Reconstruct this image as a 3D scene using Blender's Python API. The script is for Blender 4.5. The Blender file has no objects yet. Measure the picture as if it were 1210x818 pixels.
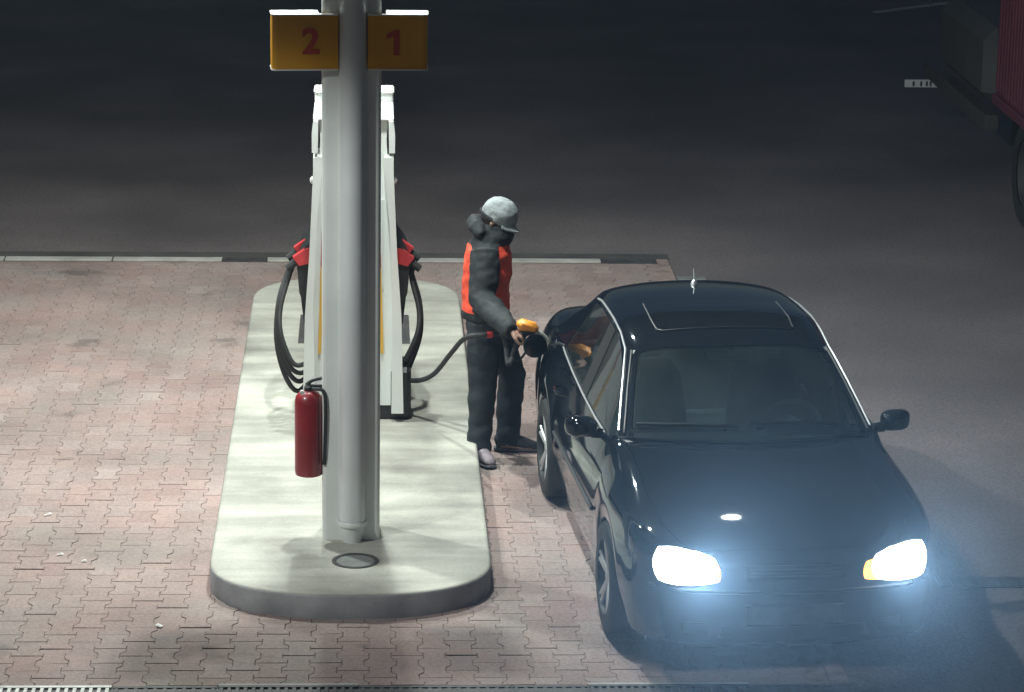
import bpy, bmesh, math, random
from math import sin, cos, pi, radians, sqrt, tan
from mathutils import Vector, Matrix, noise
from mathutils.bvhtree import BVHTree
random.seed(7)
S = bpy.context.scene
C = S.collection

# ---------------------------------------------------------------- camera
CAM_Z = 5.65; PITCH = radians(14.5); YAW = .0492262; ROLL = .0151986
fw = Vector((sin(YAW)*cos(PITCH), cos(YAW)*cos(PITCH), -sin(PITCH)))
r0 = Vector((cos(YAW), -sin(YAW), 0)); u0 = r0.cross(fw)
rr = r0*cos(ROLL) + u0*sin(ROLL); uu = -r0*sin(ROLL) + u0*cos(ROLL)
cd = bpy.data.cameras.new('camera'); cam = bpy.data.objects.new('camera', cd); C.objects.link(cam)
m = Matrix((rr, uu, -fw)).transposed().to_4x4(); m.translation = (0, 0, CAM_Z); cam.matrix_world = m
cd.sensor_width = 36; cd.lens = 3542.3/1210*36; cd.clip_start = .1; cd.clip_end = 2000
S.camera = cam

# ---------------------------------------------------------------- sky, moonlight, exposure
W = bpy.data.worlds.new('World'); S.world = W; W.use_nodes = True
nt = W.node_tree; bg = nt.nodes['Background']
sk = nt.nodes.new('ShaderNodeTexSky'); sk.sky_type = 'NISHITA'; sk.sun_disc = False
SUN_EL, SUN_AZ = radians(35), radians(205)
sk.sun_elevation = SUN_EL; sk.sun_rotation = SUN_AZ
nt.links.new(sk.outputs[0], bg.inputs[0]); bg.inputs[1].default_value = .015
sl = bpy.data.lights.new('moonlight', 'SUN'); sl.energy = .01; sl.angle = radians(.5); sl.color = (.8, .88, 1)
so = bpy.data.objects.new('moonlight', sl); C.objects.link(so)
so.rotation_euler = Vector((-sin(SUN_AZ)*cos(SUN_EL), -cos(SUN_AZ)*cos(SUN_EL), -sin(SUN_EL))).to_track_quat('-Z', 'Y').to_euler()
S.view_settings.view_transform = 'Standard'; S.view_settings.look = 'None'
S.view_settings.exposure = 0; S.view_settings.gamma = 1
S.cycles.use_denoising = True
S.cycles.max_bounces = 8; S.cycles.volume_bounces = 0
S.cycles.sample_clamp_indirect = 6

# canopy lamps (the station's own lights, above the frame)
LAMPS = [(-2.5, 18.9, 390), (-.3, 21.6, 300), (-.02, 17.85, 270), (2.5, 18.9, 14)]
for x, y, p in LAMPS:
    l = bpy.data.lights.new('canopy_lamp', 'AREA'); l.shape = 'DISK'; l.size = .2; l.energy = p; l.color = (.93, 1.0, .95)
    o = bpy.data.objects.new('canopy_lamp', l); C.objects.link(o); o.location = (x, y, 5.36)

l = bpy.data.lights.new('column_fill_spot', 'SPOT'); l.energy = 1000; l.color = (.95, 1, .97); l.spot_size = radians(36); l.spot_blend = .8; l.shadow_soft_size = .12  # spot added to brighten the column front
o = bpy.data.objects.new('column_fill_spot', l); C.objects.link(o); o.location = (-3.4, 13.5, 5.2)
o.rotation_euler = (Vector((-.1, 16.9, .75))-Vector(o.location)).to_track_quat('-Z', 'Y').to_euler()

# ---------------------------------------------------------------- materials
def mat(name, col, rough=.6, metal=0, coat=0, var=0, scale=8, bump=0, bscale=60, emit=None, estr=0, spec=.5, var2=None):
    M = bpy.data.materials.new(name); M.use_nodes = True
    n = M.node_tree; b = n.nodes['Principled BSDF']
    b.inputs['Base Color'].default_value = (*col, 1); b.inputs['Roughness'].default_value = rough
    b.inputs['Metallic'].default_value = metal; b.inputs['Coat Weight'].default_value = coat
    b.inputs['Coat Roughness'].default_value = .04; b.inputs['Specular IOR Level'].default_value = spec
    if var or bump:
        tc = n.nodes.new('ShaderNodeTexCoord')
    if var:
        t = n.nodes.new('ShaderNodeTexNoise'); t.inputs['Scale'].default_value = scale; t.inputs['Detail'].default_value = 6
        n.links.new(tc.outputs['Object'], t.inputs['Vector'])
        r = n.nodes.new('ShaderNodeValToRGB'); r.color_ramp.elements[0].position = .3; r.color_ramp.elements[1].position = .72
        a = var2 if var2 else tuple(max(0, c*(1-var)) for c in col)
        z = tuple(min(1, c*(1+var)) for c in col)
        r.color_ramp.elements[0].color = (*a, 1); r.color_ramp.elements[1].color = (*z, 1)
        n.links.new(t.outputs['Fac'], r.inputs[0]); n.links.new(r.outputs[0], b.inputs['Base Color'])
    if bump:
        t2 = n.nodes.new('ShaderNodeTexNoise'); t2.inputs['Scale'].default_value = bscale; t2.inputs['Detail'].default_value = 4
        n.links.new(tc.outputs['Object'], t2.inputs['Vector'])
        bp = n.nodes.new('ShaderNodeBump'); bp.inputs['Strength'].default_value = bump; bp.inputs['Distance'].default_value = .01
        n.links.new(t2.outputs['Fac'], bp.inputs['Height']); n.links.new(bp.outputs[0], b.inputs['Normal'])
    if emit:
        b.inputs['Emission Color'].default_value = (*emit, 1); b.inputs['Emission Strength'].default_value = estr
    return M

def mat_glass(name, tint):
    M = bpy.data.materials.new(name); M.use_nodes = True; n = M.node_tree
    for x in list(n.nodes):
        if x.type != 'OUTPUT_MATERIAL': n.nodes.remove(x)
    out = [x for x in n.nodes if x.type == 'OUTPUT_MATERIAL'][0]
    tr = n.nodes.new('ShaderNodeBsdfTransparent'); tr.inputs[0].default_value = (*tint, 1)
    gl = n.nodes.new('ShaderNodeBsdfGlossy'); gl.inputs['Roughness'].default_value = .03
    fr = n.nodes.new('ShaderNodeFresnel'); fr.inputs[0].default_value = 1.6
    mx = n.nodes.new('ShaderNodeMixShader')
    df = n.nodes.new('ShaderNodeBsdfDiffuse'); df.inputs[0].default_value = (.26, .34, .34, 1)   # dust film, tinted teal to paint in glare and reflection
    tc = n.nodes.new('ShaderNodeTexCoord'); nz = n.nodes.new('ShaderNodeTexNoise'); nz.inputs['Scale'].default_value = 3; nz.inputs['Detail'].default_value = 6
    mr = n.nodes.new('ShaderNodeMapRange'); mr.inputs[1].default_value = .35; mr.inputs[2].default_value = .75; mr.inputs[3].default_value = .02; mr.inputs[4].default_value = .09
    n.links.new(tc.outputs['Object'], nz.inputs['Vector']); n.links.new(nz.outputs['Fac'], mr.inputs[0])
    m2 = n.nodes.new('ShaderNodeMixShader')
    n.links.new(mr.outputs[0], m2.inputs[0]); n.links.new(tr.outputs[0], m2.inputs[1]); n.links.new(df.outputs[0], m2.inputs[2])
    n.links.new(fr.outputs[0], mx.inputs[0]); n.links.new(m2.outputs[0], mx.inputs[1]); n.links.new(gl.outputs[0], mx.inputs[2])
    n.links.new(mx.outputs[0], out.inputs[0]); return M

def ramp(n, pts):
    r = n.nodes.new('ShaderNodeValToRGB'); e = r.color_ramp.elements
    e[0].position, e[0].color = pts[0][0], (*pts[0][1], 1); e[1].position, e[1].color = pts[-1][0], (*pts[-1][1], 1)
    for p, c in pts[1:-1]:
        k = e.new(p); k.color = (*c, 1)
    return r

def mat_paver():
    M = bpy.data.materials.new('paver_concrete'); M.use_nodes = True; n = M.node_tree; b = n.nodes['Principled BSDF']; L = n.links.new
    oi = n.nodes.new('ShaderNodeObjectInfo'); ge = n.nodes.new('ShaderNodeNewGeometry')
    ad = n.nodes.new('ShaderNodeMath'); ad.operation = 'ADD'; fr = n.nodes.new('ShaderNodeMath'); fr.operation = 'FRACT'
    L(oi.outputs['Random'], ad.inputs[0]); L(ge.outputs['Random Per Island'], ad.inputs[1]); L(ad.outputs[0], fr.inputs[0])
    r = ramp(n, [(0, (.26, .175, .158)), (.25, (.29, .197, .177)), (.5, (.275, .203, .187)), (.75, (.31, .207, .187)), (.95, (.30, .225, .207)), (1, (.35, .262, .24))])
    L(fr.outputs[0], r.inputs[0])
    big = n.nodes.new('ShaderNodeTexNoise'); big.inputs['Scale'].default_value = .75; big.inputs['Detail'].default_value = 7; big.inputs['Roughness'].default_value = .6
    L(ge.outputs['Position'], big.inputs['Vector'])
    fine = n.nodes.new('ShaderNodeTexNoise'); fine.inputs['Scale'].default_value = 55; fine.inputs['Detail'].default_value = 5
    L(ge.outputs['Position'], fine.inputs['Vector'])
    m1 = n.nodes.new('ShaderNodeMapRange'); m1.inputs[1].default_value = .3; m1.inputs[2].default_value = .7; m1.inputs[3].default_value = .72; m1.inputs[4].default_value = 1.15
    L(big.outputs['Fac'], m1.inputs[0])
    m2 = n.nodes.new('ShaderNodeMapRange'); m2.inputs[1].default_value = .3; m2.inputs[2].default_value = .7; m2.inputs[3].default_value = .78; m2.inputs[4].default_value = 1.15
    L(fine.outputs['Fac'], m2.inputs[0])
    mm = n.nodes.new('ShaderNodeMath'); mm.operation = 'MULTIPLY'; L(m1.outputs[0], mm.inputs[0]); L(m2.outputs[0], mm.inputs[1])
    # grey dust and tyre film spread over the stones
    du = n.nodes.new('ShaderNodeTexNoise'); du.inputs['Scale'].default_value = 1.3; du.inputs['Detail'].default_value = 8
    mp = n.nodes.new('ShaderNodeMapping'); mp.inputs['Location'].default_value = (31, 7, 3); L(ge.outputs['Position'], mp.inputs[0]); L(mp.outputs[0], du.inputs['Vector'])
    dr = n.nodes.new('ShaderNodeMapRange'); dr.inputs[1].default_value = .36; dr.inputs[2].default_value = .68; dr.inputs[3].default_value = .05; dr.inputs[4].default_value = .55
    L(du.outputs['Fac'], dr.inputs[0])
    mix = n.nodes.new('ShaderNodeMix'); mix.data_type = 'RGBA'; L(dr.outputs[0], mix.inputs[0]); L(r.outputs[0], mix.inputs[6]); mix.inputs[7].default_value = (.245, .225, .205, 1)
    # oil blots
    oil = n.nodes.new('ShaderNodeTexNoise'); oil.inputs['Scale'].default_value = 2.1; oil.inputs['Detail'].default_value = 3
    mp2 = n.nodes.new('ShaderNodeMapping'); mp2.inputs['Location'].default_value = (3, 57, 3); L(ge.outputs['Position'], mp2.inputs[0]); L(mp2.outputs[0], oil.inputs['Vector'])
    om = n.nodes.new('ShaderNodeMapRange'); om.inputs[1].default_value = .66; om.inputs[2].default_value = .74; om.inputs[3].default_value = 1; om.inputs[4].default_value = .62
    L(oil.outputs['Fac'], om.inputs[0])
    mo = n.nodes.new('ShaderNodeMath'); mo.operation = 'MULTIPLY'; L(mm.outputs[0], mo.inputs[0]); L(om.outputs[0], mo.inputs[1])
    vm = n.nodes.new('ShaderNodeVectorMath'); vm.operation = 'SCALE'; L(mix.outputs[2], vm.inputs[0]); L(mo.outputs[0], vm.inputs['Scale'])
    L(vm.outputs[0], b.inputs['Base Color']); b.inputs['Roughness'].default_value = .8
    bp = n.nodes.new('ShaderNodeBump'); bp.inputs['Strength'].default_value = .25; bp.inputs['Distance'].default_value = .006
    L(fine.outputs['Fac'], bp.inputs['Height']); L(bp.outputs[0], b.inputs['Normal'])
    return M

def mat_concrete():
    M = bpy.data.materials.new('island_concrete'); M.use_nodes = True; n = M.node_tree; b = n.nodes['Principled BSDF']; L = n.links.new
    ge = n.nodes.new('ShaderNodeNewGeometry')
    def nz(scale, det, stretch=(1, 1, 1), loc=(0, 0, 0), rough=.55):
        mp = n.nodes.new('ShaderNodeMapping'); mp.inputs['Scale'].default_value = stretch; mp.inputs['Location'].default_value = loc
        t = n.nodes.new('ShaderNodeTexNoise'); t.inputs['Scale'].default_value = scale; t.inputs['Detail'].default_value = det; t.inputs['Roughness'].default_value = rough
        L(ge.outputs['Position'], mp.inputs[0]); L(mp.outputs[0], t.inputs['Vector']); return t
    a = nz(1.6, 8); s = nz(2.2, 5, (.35, 2.2, 1), (5, 2, 0)); f = nz(70, 5); w = nz(1.1, 4, (1, 1, 1), (17, 4, 0))
    r = ramp(n, [(.28, (.26, .255, .22)), (.5, (.365, .362, .315)), (.72, (.455, .45, .39))]); L(a.outputs['Fac'], r.inputs[0])
    m1 = n.nodes.new('ShaderNodeMapRange'); m1.inputs[1].default_value = .35; m1.inputs[2].default_value = .65; m1.inputs[3].default_value = .72; m1.inputs[4].default_value = 1.08; L(s.outputs['Fac'], m1.inputs[0])
    m2 = n.nodes.new('ShaderNodeMapRange'); m2.inputs[1].default_value = .3; m2.inputs[2].default_value = .7; m2.inputs[3].default_value = .88; m2.inputs[4].default_value = 1.08; L(f.outputs['Fac'], m2.inputs[0])
    m3 = n.nodes.new('ShaderNodeMapRange'); m3.inputs[1].default_value = .52; m3.inputs[2].default_value = .70; m3.inputs[3].default_value = 1; m3.inputs[4].default_value = .60; L(w.outputs['Fac'], m3.inputs[0])
    k1 = n.nodes.new('ShaderNodeMath'); k1.operation = 'MULTIPLY'; L(m1.outputs[0], k1.inputs[0]); L(m2.outputs[0], k1.inputs[1])
    k2 = n.nodes.new('ShaderNodeMath'); k2.operation = 'MULTIPLY'; L(k1.outputs[0], k2.inputs[0]); L(m3.outputs[0], k2.inputs[1])
    vm = n.nodes.new('ShaderNodeVectorMath'); vm.operation = 'SCALE'; L(r.outputs[0], vm.inputs[0]); L(k2.outputs[0], vm.inputs['Scale'])
    L(vm.outputs[0], b.inputs['Base Color']); b.inputs['Roughness'].default_value = .72
    bp = n.nodes.new('ShaderNodeBump'); bp.inputs['Strength'].default_value = .2; bp.inputs['Distance'].default_value = .005
    L(f.outputs['Fac'], bp.inputs['Height']); L(bp.outputs[0], b.inputs['Normal'])
    return M

def mat_asphalt():
    M = bpy.data.materials.new('asphalt'); M.use_nodes = True; n = M.node_tree; b = n.nodes['Principled BSDF']; L = n.links.new
    ge = n.nodes.new('ShaderNodeNewGeometry')
    big = n.nodes.new('ShaderNodeTexNoise'); big.inputs['Scale'].default_value = .45; big.inputs['Detail'].default_value = 8; L(ge.outputs['Position'], big.inputs['Vector'])
    f = n.nodes.new('ShaderNodeTexNoise'); f.inputs['Scale'].default_value = 45; f.inputs['Detail'].default_value = 6; L(ge.outputs['Position'], f.inputs['Vector'])
    r = ramp(n, [(.3, (.080, .068, .068)), (.55, (.130, .109, .108)), (.72, (.175, .145, .143))]); L(big.outputs['Fac'], r.inputs[0])
    m2 = n.nodes.new('ShaderNodeMapRange'); m2.inputs[1].default_value = .3; m2.inputs[2].default_value = .7; m2.inputs[3].default_value = .7; m2.inputs[4].default_value = 1.3; L(f.outputs['Fac'], m2.inputs[0])
    vm = n.nodes.new('ShaderNodeVectorMath'); vm.operation = 'SCALE'; L(r.outputs[0], vm.inputs[0]); L(m2.outputs[0], vm.inputs['Scale'])
    L(vm.outputs[0], b.inputs['Base Color']); b.inputs['Roughness'].default_value = .75
    bp = n.nodes.new('ShaderNodeBump'); bp.inputs['Strength'].default_value = .5; bp.inputs['Distance'].default_value = .006
    L(f.outputs['Fac'], bp.inputs['Height']); L(bp.outputs[0], b.inputs['Normal'])
    return M

M_PAVER = mat_paver(); M_CONC = mat_concrete(); M_ASPH = mat_asphalt()
M_SAND = mat('joint_sand', (.24, .18, .162), .9, var=.4, scale=9)
M_KERB = mat('kerb_shaded', (.27, .275, .28), .8, var=.35, scale=4, bump=.2)  # kerb faces: colour darkened to paint in their shade
M_EDGE = mat('edging_concrete', (.36, .35, .32), .75, var=.25, scale=5, bump=.2)
M_IRON = mat('cast_iron', (.065, .063, .062), .6, .3, var=.3, scale=10)
M_GALV = mat('galvanised_steel', (.50, .50, .47), .5, .2, var=.2, scale=20)
M_WHITE = mat('white_enamel', (.66, .68, .66), .38, var=.06, scale=3)
M_COL = mat('column_paint', (.70, .73, .70), .42, .15, var=.10, scale=2.2, bump=.03, bscale=15)
M_PIPE = mat('pipe_paint', (.66, .69, .69), .36, .2, var=.08, scale=3)
M_PLATE = mat('grey_plate', (.20, .21, .20), .6, .2, var=.25, scale=9)
M_BLACK = mat('black_plastic', (.016, .017, .018), .5, var=.2, scale=12)
M_RUB = mat('black_rubber', (.020, .021, .021), .62, var=.25, scale=12)
M_RED = mat('red_plastic', (.42, .035, .04), .4, var=.15, scale=9)
M_EXT = mat('extinguisher_red', (.22, .018, .024), .32, coat=.4, var=.15, scale=6)
M_YEL = mat('sign_yellow', (.58, .275, .012), .45, var=.12, scale=4)
M_NUM = mat('sign_red', (.42, .045, .02), .5)
M_YST = mat('stripe_yellow', (.62, .36, .05), .45)
M_ORN = mat('nozzle_orange', (.85, .33, .04), .4)
M_PAINT = mat('car_paint', (.004, .006, .0095), .4, 0, coat=1, var=.1, scale=2, spec=0)
M_TRIM = mat('black_trim', (.012, .012, .013), .45)
M_CHROME = mat('bright_trim', (.62, .64, .65), .3, .8)
M_RIM = mat('alloy', (.62, .63, .64), .3, .5)
M_GLASS = mat_glass('windscreen_glass', (.72, .84, .82)); M_GLASS2 = mat_glass('side_glass', (.42, .50, .50))
M_INT = mat('dark_upholstery', (.035, .036, .038), .8, var=.2, scale=15)
M_HEAD = mat('light_trim', (.40, .42, .40), .8, var=.1, scale=10)
M_DASH = mat('dash_plastic', (.05, .053, .056), .55, var=.2, scale=9)
M_LAMP = mat('lit_lamp', (.9, .95, 1), .3, emit=(.80, .91, 1.0), estr=10)
M_AMBER = mat('amber_lamp', (.9, .4, .05), .3, emit=(1, .40, .06), estr=4.5)
M_AMB2 = mat('amber_lens', (.7, .22, .03), .25, emit=(1, .40, .06), estr=.5)
M_PLT = mat('plate_white', (.62, .64, .64), .45)
M_SKIN = mat('skin', (.42, .25, .19), .5, var=.12, scale=20)
M_HAIR = mat('hair', (.02, .015, .012), .7)
M_JACK = mat('jacket_charcoal', (.010, .013, .0155), .78, var=.35, scale=9, bump=.4, bscale=25)
M_JORN = mat('jacket_orange', (.66, .068, .030), .7, var=.22, scale=9, bump=.4, bscale=25)
M_TROU = mat('trousers_navy', (.014, .018, .024), .82, var=.35, scale=9, bump=.4, bscale=30)
M_CAP = mat('cap_grey', (.235, .26, .268), .85, var=.1, scale=14, bump=.3, bscale=70)
M_SHOE = mat('shoe_grey', (.20, .17, .19), .6, var=.3, scale=20)
M_SHOED = mat('shoe_dark', (.016, .016, .018), .6, var=.3, scale=20)
M_SOLE = mat('sole', (.10, .095, .11), .7)
M_TRED = mat('trailer_red', (.095, .022, .036), .5, var=.2, scale=2.5, bump=.1, bscale=8)
M_GUT = mat('gutter_asphalt', (.062, .058, .055), .8, var=.3, scale=3)
M_LOCK = mat('locker_grey', (.045, .045, .046), .6, var=.2, scale=3)
M_DRIM = mat('dark_rim', (.035, .032, .034), .7, .2, var=.3, scale=9)  # one dark tone for the trailer wheel rims
M_LINE = mat('worn_line', (.42, .42, .40), .8, var=.4, scale=4)
M_PDRT = mat('dirty_plate', (.12, .125, .13), .6, var=.3, scale=6)
M_PAPER = mat('paper', (.75, .75, .72), .8)

# ---------------------------------------------------------------- builders
def tag(o, label=None, cat=None, group=None, kind=None):
    if label: o['label'] = label
    if cat: o['category'] = cat
    if group: o['group'] = group
    if kind: o['kind'] = kind
    return o

def thing(name, label, cat, loc=(0, 0, 0), rz=0, group=None):
    o = bpy.data.objects.new(name, None); C.objects.link(o); o.location = loc; o.rotation_euler = (0, 0, rz)
    o.empty_display_size = .2
    return tag(o, label, cat, group)

class MB:
    def __init__(s): s.v = []; s.f = []; s.m = []
    def add(s, vs, fs, mi=0):
        o = len(s.v); s.v += [tuple(p) for p in vs]; s.f += [tuple(i+o for i in f) for f in fs]; s.m += [mi]*len(fs); return s
    def box(s, x0, x1, y0, y1, z0, z1, mi=0, bev=0):
        if bev:
            b = bev; ring = []
            pl = [(x0+b, y0), (x1-b, y0), (x1, y0+b), (x1, y1-b), (x1-b, y1), (x0+b, y1), (x0, y1-b), (x0, y0+b)]
            pi_ = [(x0+b, y0+b), (x1-b, y0+b), (x1-b, y0+b), (x1-b, y1-b), (x1-b, y1-b), (x0+b, y1-b), (x0+b, y1-b), (x0+b, y0+b)]
            vs = [(*p, z0+b) for p in pl] + [(*p, z1-b) for p in pl]
            fs = [(i, (i+1) % 8, 8+(i+1) % 8, 8+i) for i in range(8)]
            t = [(x0+b, y0+b, z1), (x1-b, y0+b, z1), (x1-b, y1-b, z1), (x0+b, y1-b, z1)]
            q = [(x0+b, y0+b, z0), (x1-b, y0+b, z0), (x1-b, y1-b, z0), (x0+b, y1-b, z0)]
            vs += t + q
            fs += [(16, 17, 18, 19), (23, 22, 21, 20)]
            for k in range(4):
                a = 2*k; fs += [(8+a, 8+a+1, 16+(k+1) % 4, 16+k), (a+1, a, 20+k, 20+(k+1) % 4)]
                fs += [(8+(a+1) % 8, 8+(a+2) % 8, 16+(k+1) % 4), ((a+2) % 8, (a+1) % 8, 20+(k+1) % 4)]
            return s.add(vs, fs, mi)
        vs = [(x, y, z) for z in (z0, z1) for x, y in ((x0, y0), (x1, y0), (x1, y1), (x0, y1))]
        return s.add(vs, [(3, 2, 1, 0), (4, 5, 6, 7), (0, 1, 5, 4), (1, 2, 6, 5), (2, 3, 7, 6), (3, 0, 4, 7)], mi)
    def rings(s, rs, cap0=True, cap1=True, mi=0, closed=True):
        n = len(rs[0]); vs = [p for r in rs for p in r]; fs = []
        for i in range(len(rs)-1):
            for k in range(n if closed else n-1):
                a, b = i*n+k, i*n+(k+1) % n
                fs.append((a, b, b+n, a+n))
        if cap0: fs.append(tuple(range(n-1, -1, -1)))
        if cap1: fs.append(tuple((len(rs)-1)*n+k for k in range(n)))
        return s.add(vs, fs, mi)
    def prism(s, poly, z0, z1, mi=0, axis='z'):
        f = {'z': lambda a, b, c: (a, b, c), 'y': lambda a, b, c: (a, c, b), 'x': lambda a, b, c: (c, a, b)}[axis]
        return s.rings([[f(x, y, z0) for x, y in poly], [f(x, y, z1) for x, y in poly]], mi=mi)
    def lathe(s, prof, org=(0, 0, 0), axis='z', n=24, mi=0, cap=True):
        rs = []
        for r, h in prof:
            ring = []
            for k in range(n):
                a = 2*pi*k/n; c, d = r*cos(a), r*sin(a)
                p = {'z': (c, d, h), 'y': (c, h, d), 'x': (h, c, d)}[axis]
                ring.append((p[0]+org[0], p[1]+org[1], p[2]+org[2]))
            rs.append(ring)
        return s.rings(rs, cap, cap, mi)
    def tube(s, pts, rad, n=8, mi=0, up=(0, 0, 1), cap=True):
        pts = [Vector(p) for p in pts]; rs = []; N = len(pts)
        if not isinstance(rad, (list, tuple)): rad = [rad]*N
        prev = None
        for i, p in enumerate(pts):
            t = (pts[min(i+1, N-1)]-pts[max(i-1, 0)]).normalized()
            if prev is None:
                u = Vector(up); u = u-t*u.dot(t)
                if u.length < 1e-3: u = t.orthogonal()
            else: u = prev-t*prev.dot(t)
            u.normalize(); w = t.cross(u); prev = u
            ra = rad[i] if isinstance(rad[i], (tuple, list)) else (rad[i], rad[i])
            rs.append([tuple(p+u*(ra[0]*cos(2*pi*k/n))+w*(ra[1]*sin(2*pi*k/n))) for k in range(n)])
        return s.rings(rs, cap, cap, mi)
    def build(s, name, mats, parent=None, smooth=False, auto=None):
        me = bpy.data.meshes.new(name); me.from_pydata(s.v, [], s.f)
        mats = mats if isinstance(mats, (list, tuple)) else [mats]
        for q in mats: me.materials.append(q)
        for p, i in zip(me.polygons, s.m): p.material_index = i
        b = bmesh.new(); b.from_mesh(me); bmesh.ops.recalc_face_normals(b, faces=b.faces[:])
        if smooth:
            for f in b.faces: f.smooth = True
            ang = radians(auto or 40)
            for e in b.edges:
                if len(e.link_faces) == 2 and e.calc_face_angle(0) > ang: e.smooth = False
        b.to_mesh(me); b.free(); me.update()
        o = bpy.data.objects.new(name, me); C.objects.link(o); o.parent = parent
        return o

def spline(pts, n=8):
    P = [Vector(p) for p in pts]; P = [P[0]*2-P[1]]+P+[P[-1]*2-P[-2]]; out = []
    for i in range(1, len(P)-2):
        a, b, c, d = P[i-1], P[i], P[i+1], P[i+2]
        for k in range(n):
            t = k/n
            out.append(.5*((2*b)+(c-a)*t+(2*a-5*b+4*c-d)*t*t+(3*b-a-3*c+d)*t**3))
    out.append(P[-2]); return out

def eval_mesh(o):
    dg = bpy.context.evaluated_depsgraph_get(); dg.update()
    me = bpy.data.meshes.new_from_object(o.evaluated_get(dg)); return me

# ---------------------------------------------------------------- ground
g = MB(); N = 24
g.add([(-300, -60, -.004), (300, -60, -.004), (300, 420, -.004), (-300, 420, -.004)], [(0, 1, 2, 3)])
tag(g.build('ground', M_ASPH), kind='structure')

PX0, PX1, PY0, PY1 = -6.0, 2.43, 14.715, 24.60
pv = MB(); pv.add([(PX0, PY0, 0), (PX1, PY0, 0), (PX1, PY1, 0), (PX0, PY1, 0)], [(0, 1, 2, 3)])
paving = tag(pv.build('paving', M_SAND), kind='structure')

# island outline (superellipse ends)
IX0, IX1, IY0, IY1 = -.905, .705, 15.74, 23.46
def island_outline(inset=0):
    cx, hw = (IX0+IX1)/2, (IX1-IX0)/2-inset; out = []
    e = 2/2.35
    for end, cy, hl in ((1, IY1-.74, .74-inset), (-1, IY0+.62, .62-inset)):
        for k in range(25):
            a = pi*k/24
            if end < 0: a += pi
            c, d = cos(a), sin(a)
            out.append((cx+hw*math.copysign(abs(c)**e, c), cy+hl*math.copysign(abs(d)**e, d)))
    return out
def in_island(x, y, mrg):
    cx, hw = (IX0+IX1)/2, (IX1-IX0)/2+mrg
    if abs(x-cx) > hw: return False
    if y > IY1-.74: cy, hl = IY1-.74, .74+mrg
    elif y < IY0+.62: cy, hl = IY0+.62, .62+mrg
    else: return True
    return (abs(x-cx)/hw)**2.35+(abs(y-cy)/hl)**2.35 < 1

# H-shaped pavers
PW, PD, GAP = .145, .2215, .0026
b_ = PD/2-GAP/2; w1 = PW/2*1.19-GAP/2; w2 = PW/2*.81-GAP/2
def paver_shape(ins=0):
    b, p, q = b_-ins, w1-ins, w2-ins
    return [(-p, -b), (p, -b), (p, -.64*b), (q, -.36*b), (q, .36*b), (p, .64*b), (p, b), (-p, b), (-p, .64*b), (-q, .36*b), (-q, -.36*b), (-p, -.64*b)]
H_T = .006
def paver_geo(mb, x, y, dz, tx, ty):
    top = [(x+a, y+b, H_T+dz+a*tx+b*ty) for a, b in paver_shape(.002)]; low = [(x+a, y+b, .001) for a, b in paver_shape()]
    mid = [(x+a, y+b, H_T-.003+dz+a*tx+b*ty) for a, b in paver_shape()]
    mb.rings([low, mid, top], cap0=False)
pm = MB(); paver_geo(pm, 0, 0, 0, 0, 0)
pme = pm.build('paver', M_PAVER); paver_mesh = pme.data; bpy.data.objects.remove(pme)
rest = MB(); cells = []; halves = []
i = 0; x = PX0+.12
while x < PX1-.05:
    y = PY0+.008+(PD if i % 2 else PD/2)
    if i % 2 and not in_island(x, PY0, 0): halves.append((x, PY0+.008, 1))
    while y < PY1-.10:
        if not in_island(x, y, -.12): cells.append((x, y))
        y += PD
    if y-PD < PY1-PD*.9: halves.append((x, y, -1))
    x += PW; i += 1
vis = []
for c in cells:
    left = -.1875*c[1]+.22; d = c[1]
    if c[0] > left-.0 and c[0] < 1.34+.06*(16-c[1])*0 and not in_island(c[0], c[1], -.03): vis.append(c)
vis.sort(key=lambda c: c[1]); near = set(vis[:300])
for c in cells:
    dz = random.gauss(0, .0012); tx = random.gauss(0, .006); ty = random.gauss(0, .006)
    if c in near:
        o = bpy.data.objects.new('paver', paver_mesh); C.objects.link(o); o.parent = paving
        o.location = (c[0], c[1], dz); o.rotation_euler = (ty, -tx, random.gauss(0, .006))
    else: paver_geo(rest, c[0], c[1], dz, tx, ty)
for x, y, sg in halves:
    def hs(ins):
        b, p, q = b_-ins, w1-ins, w2-ins
        return [(x+a, y+sg*c_) for a, c_ in [(-q, .002+ins), (q, .002+ins), (q, .36*b), (p, .64*b), (p, b), (-p, b), (-p, .64*b), (-q, .36*b)]]
    rest.rings([[(*k_, z) for k_ in hs(i_)] for i_, z in ((0, .001), (0, H_T-.003), (.0025, H_T))], cap0=False)
tag(rest.build('pavers', M_PAVER, paving), kind='stuff')

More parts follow.
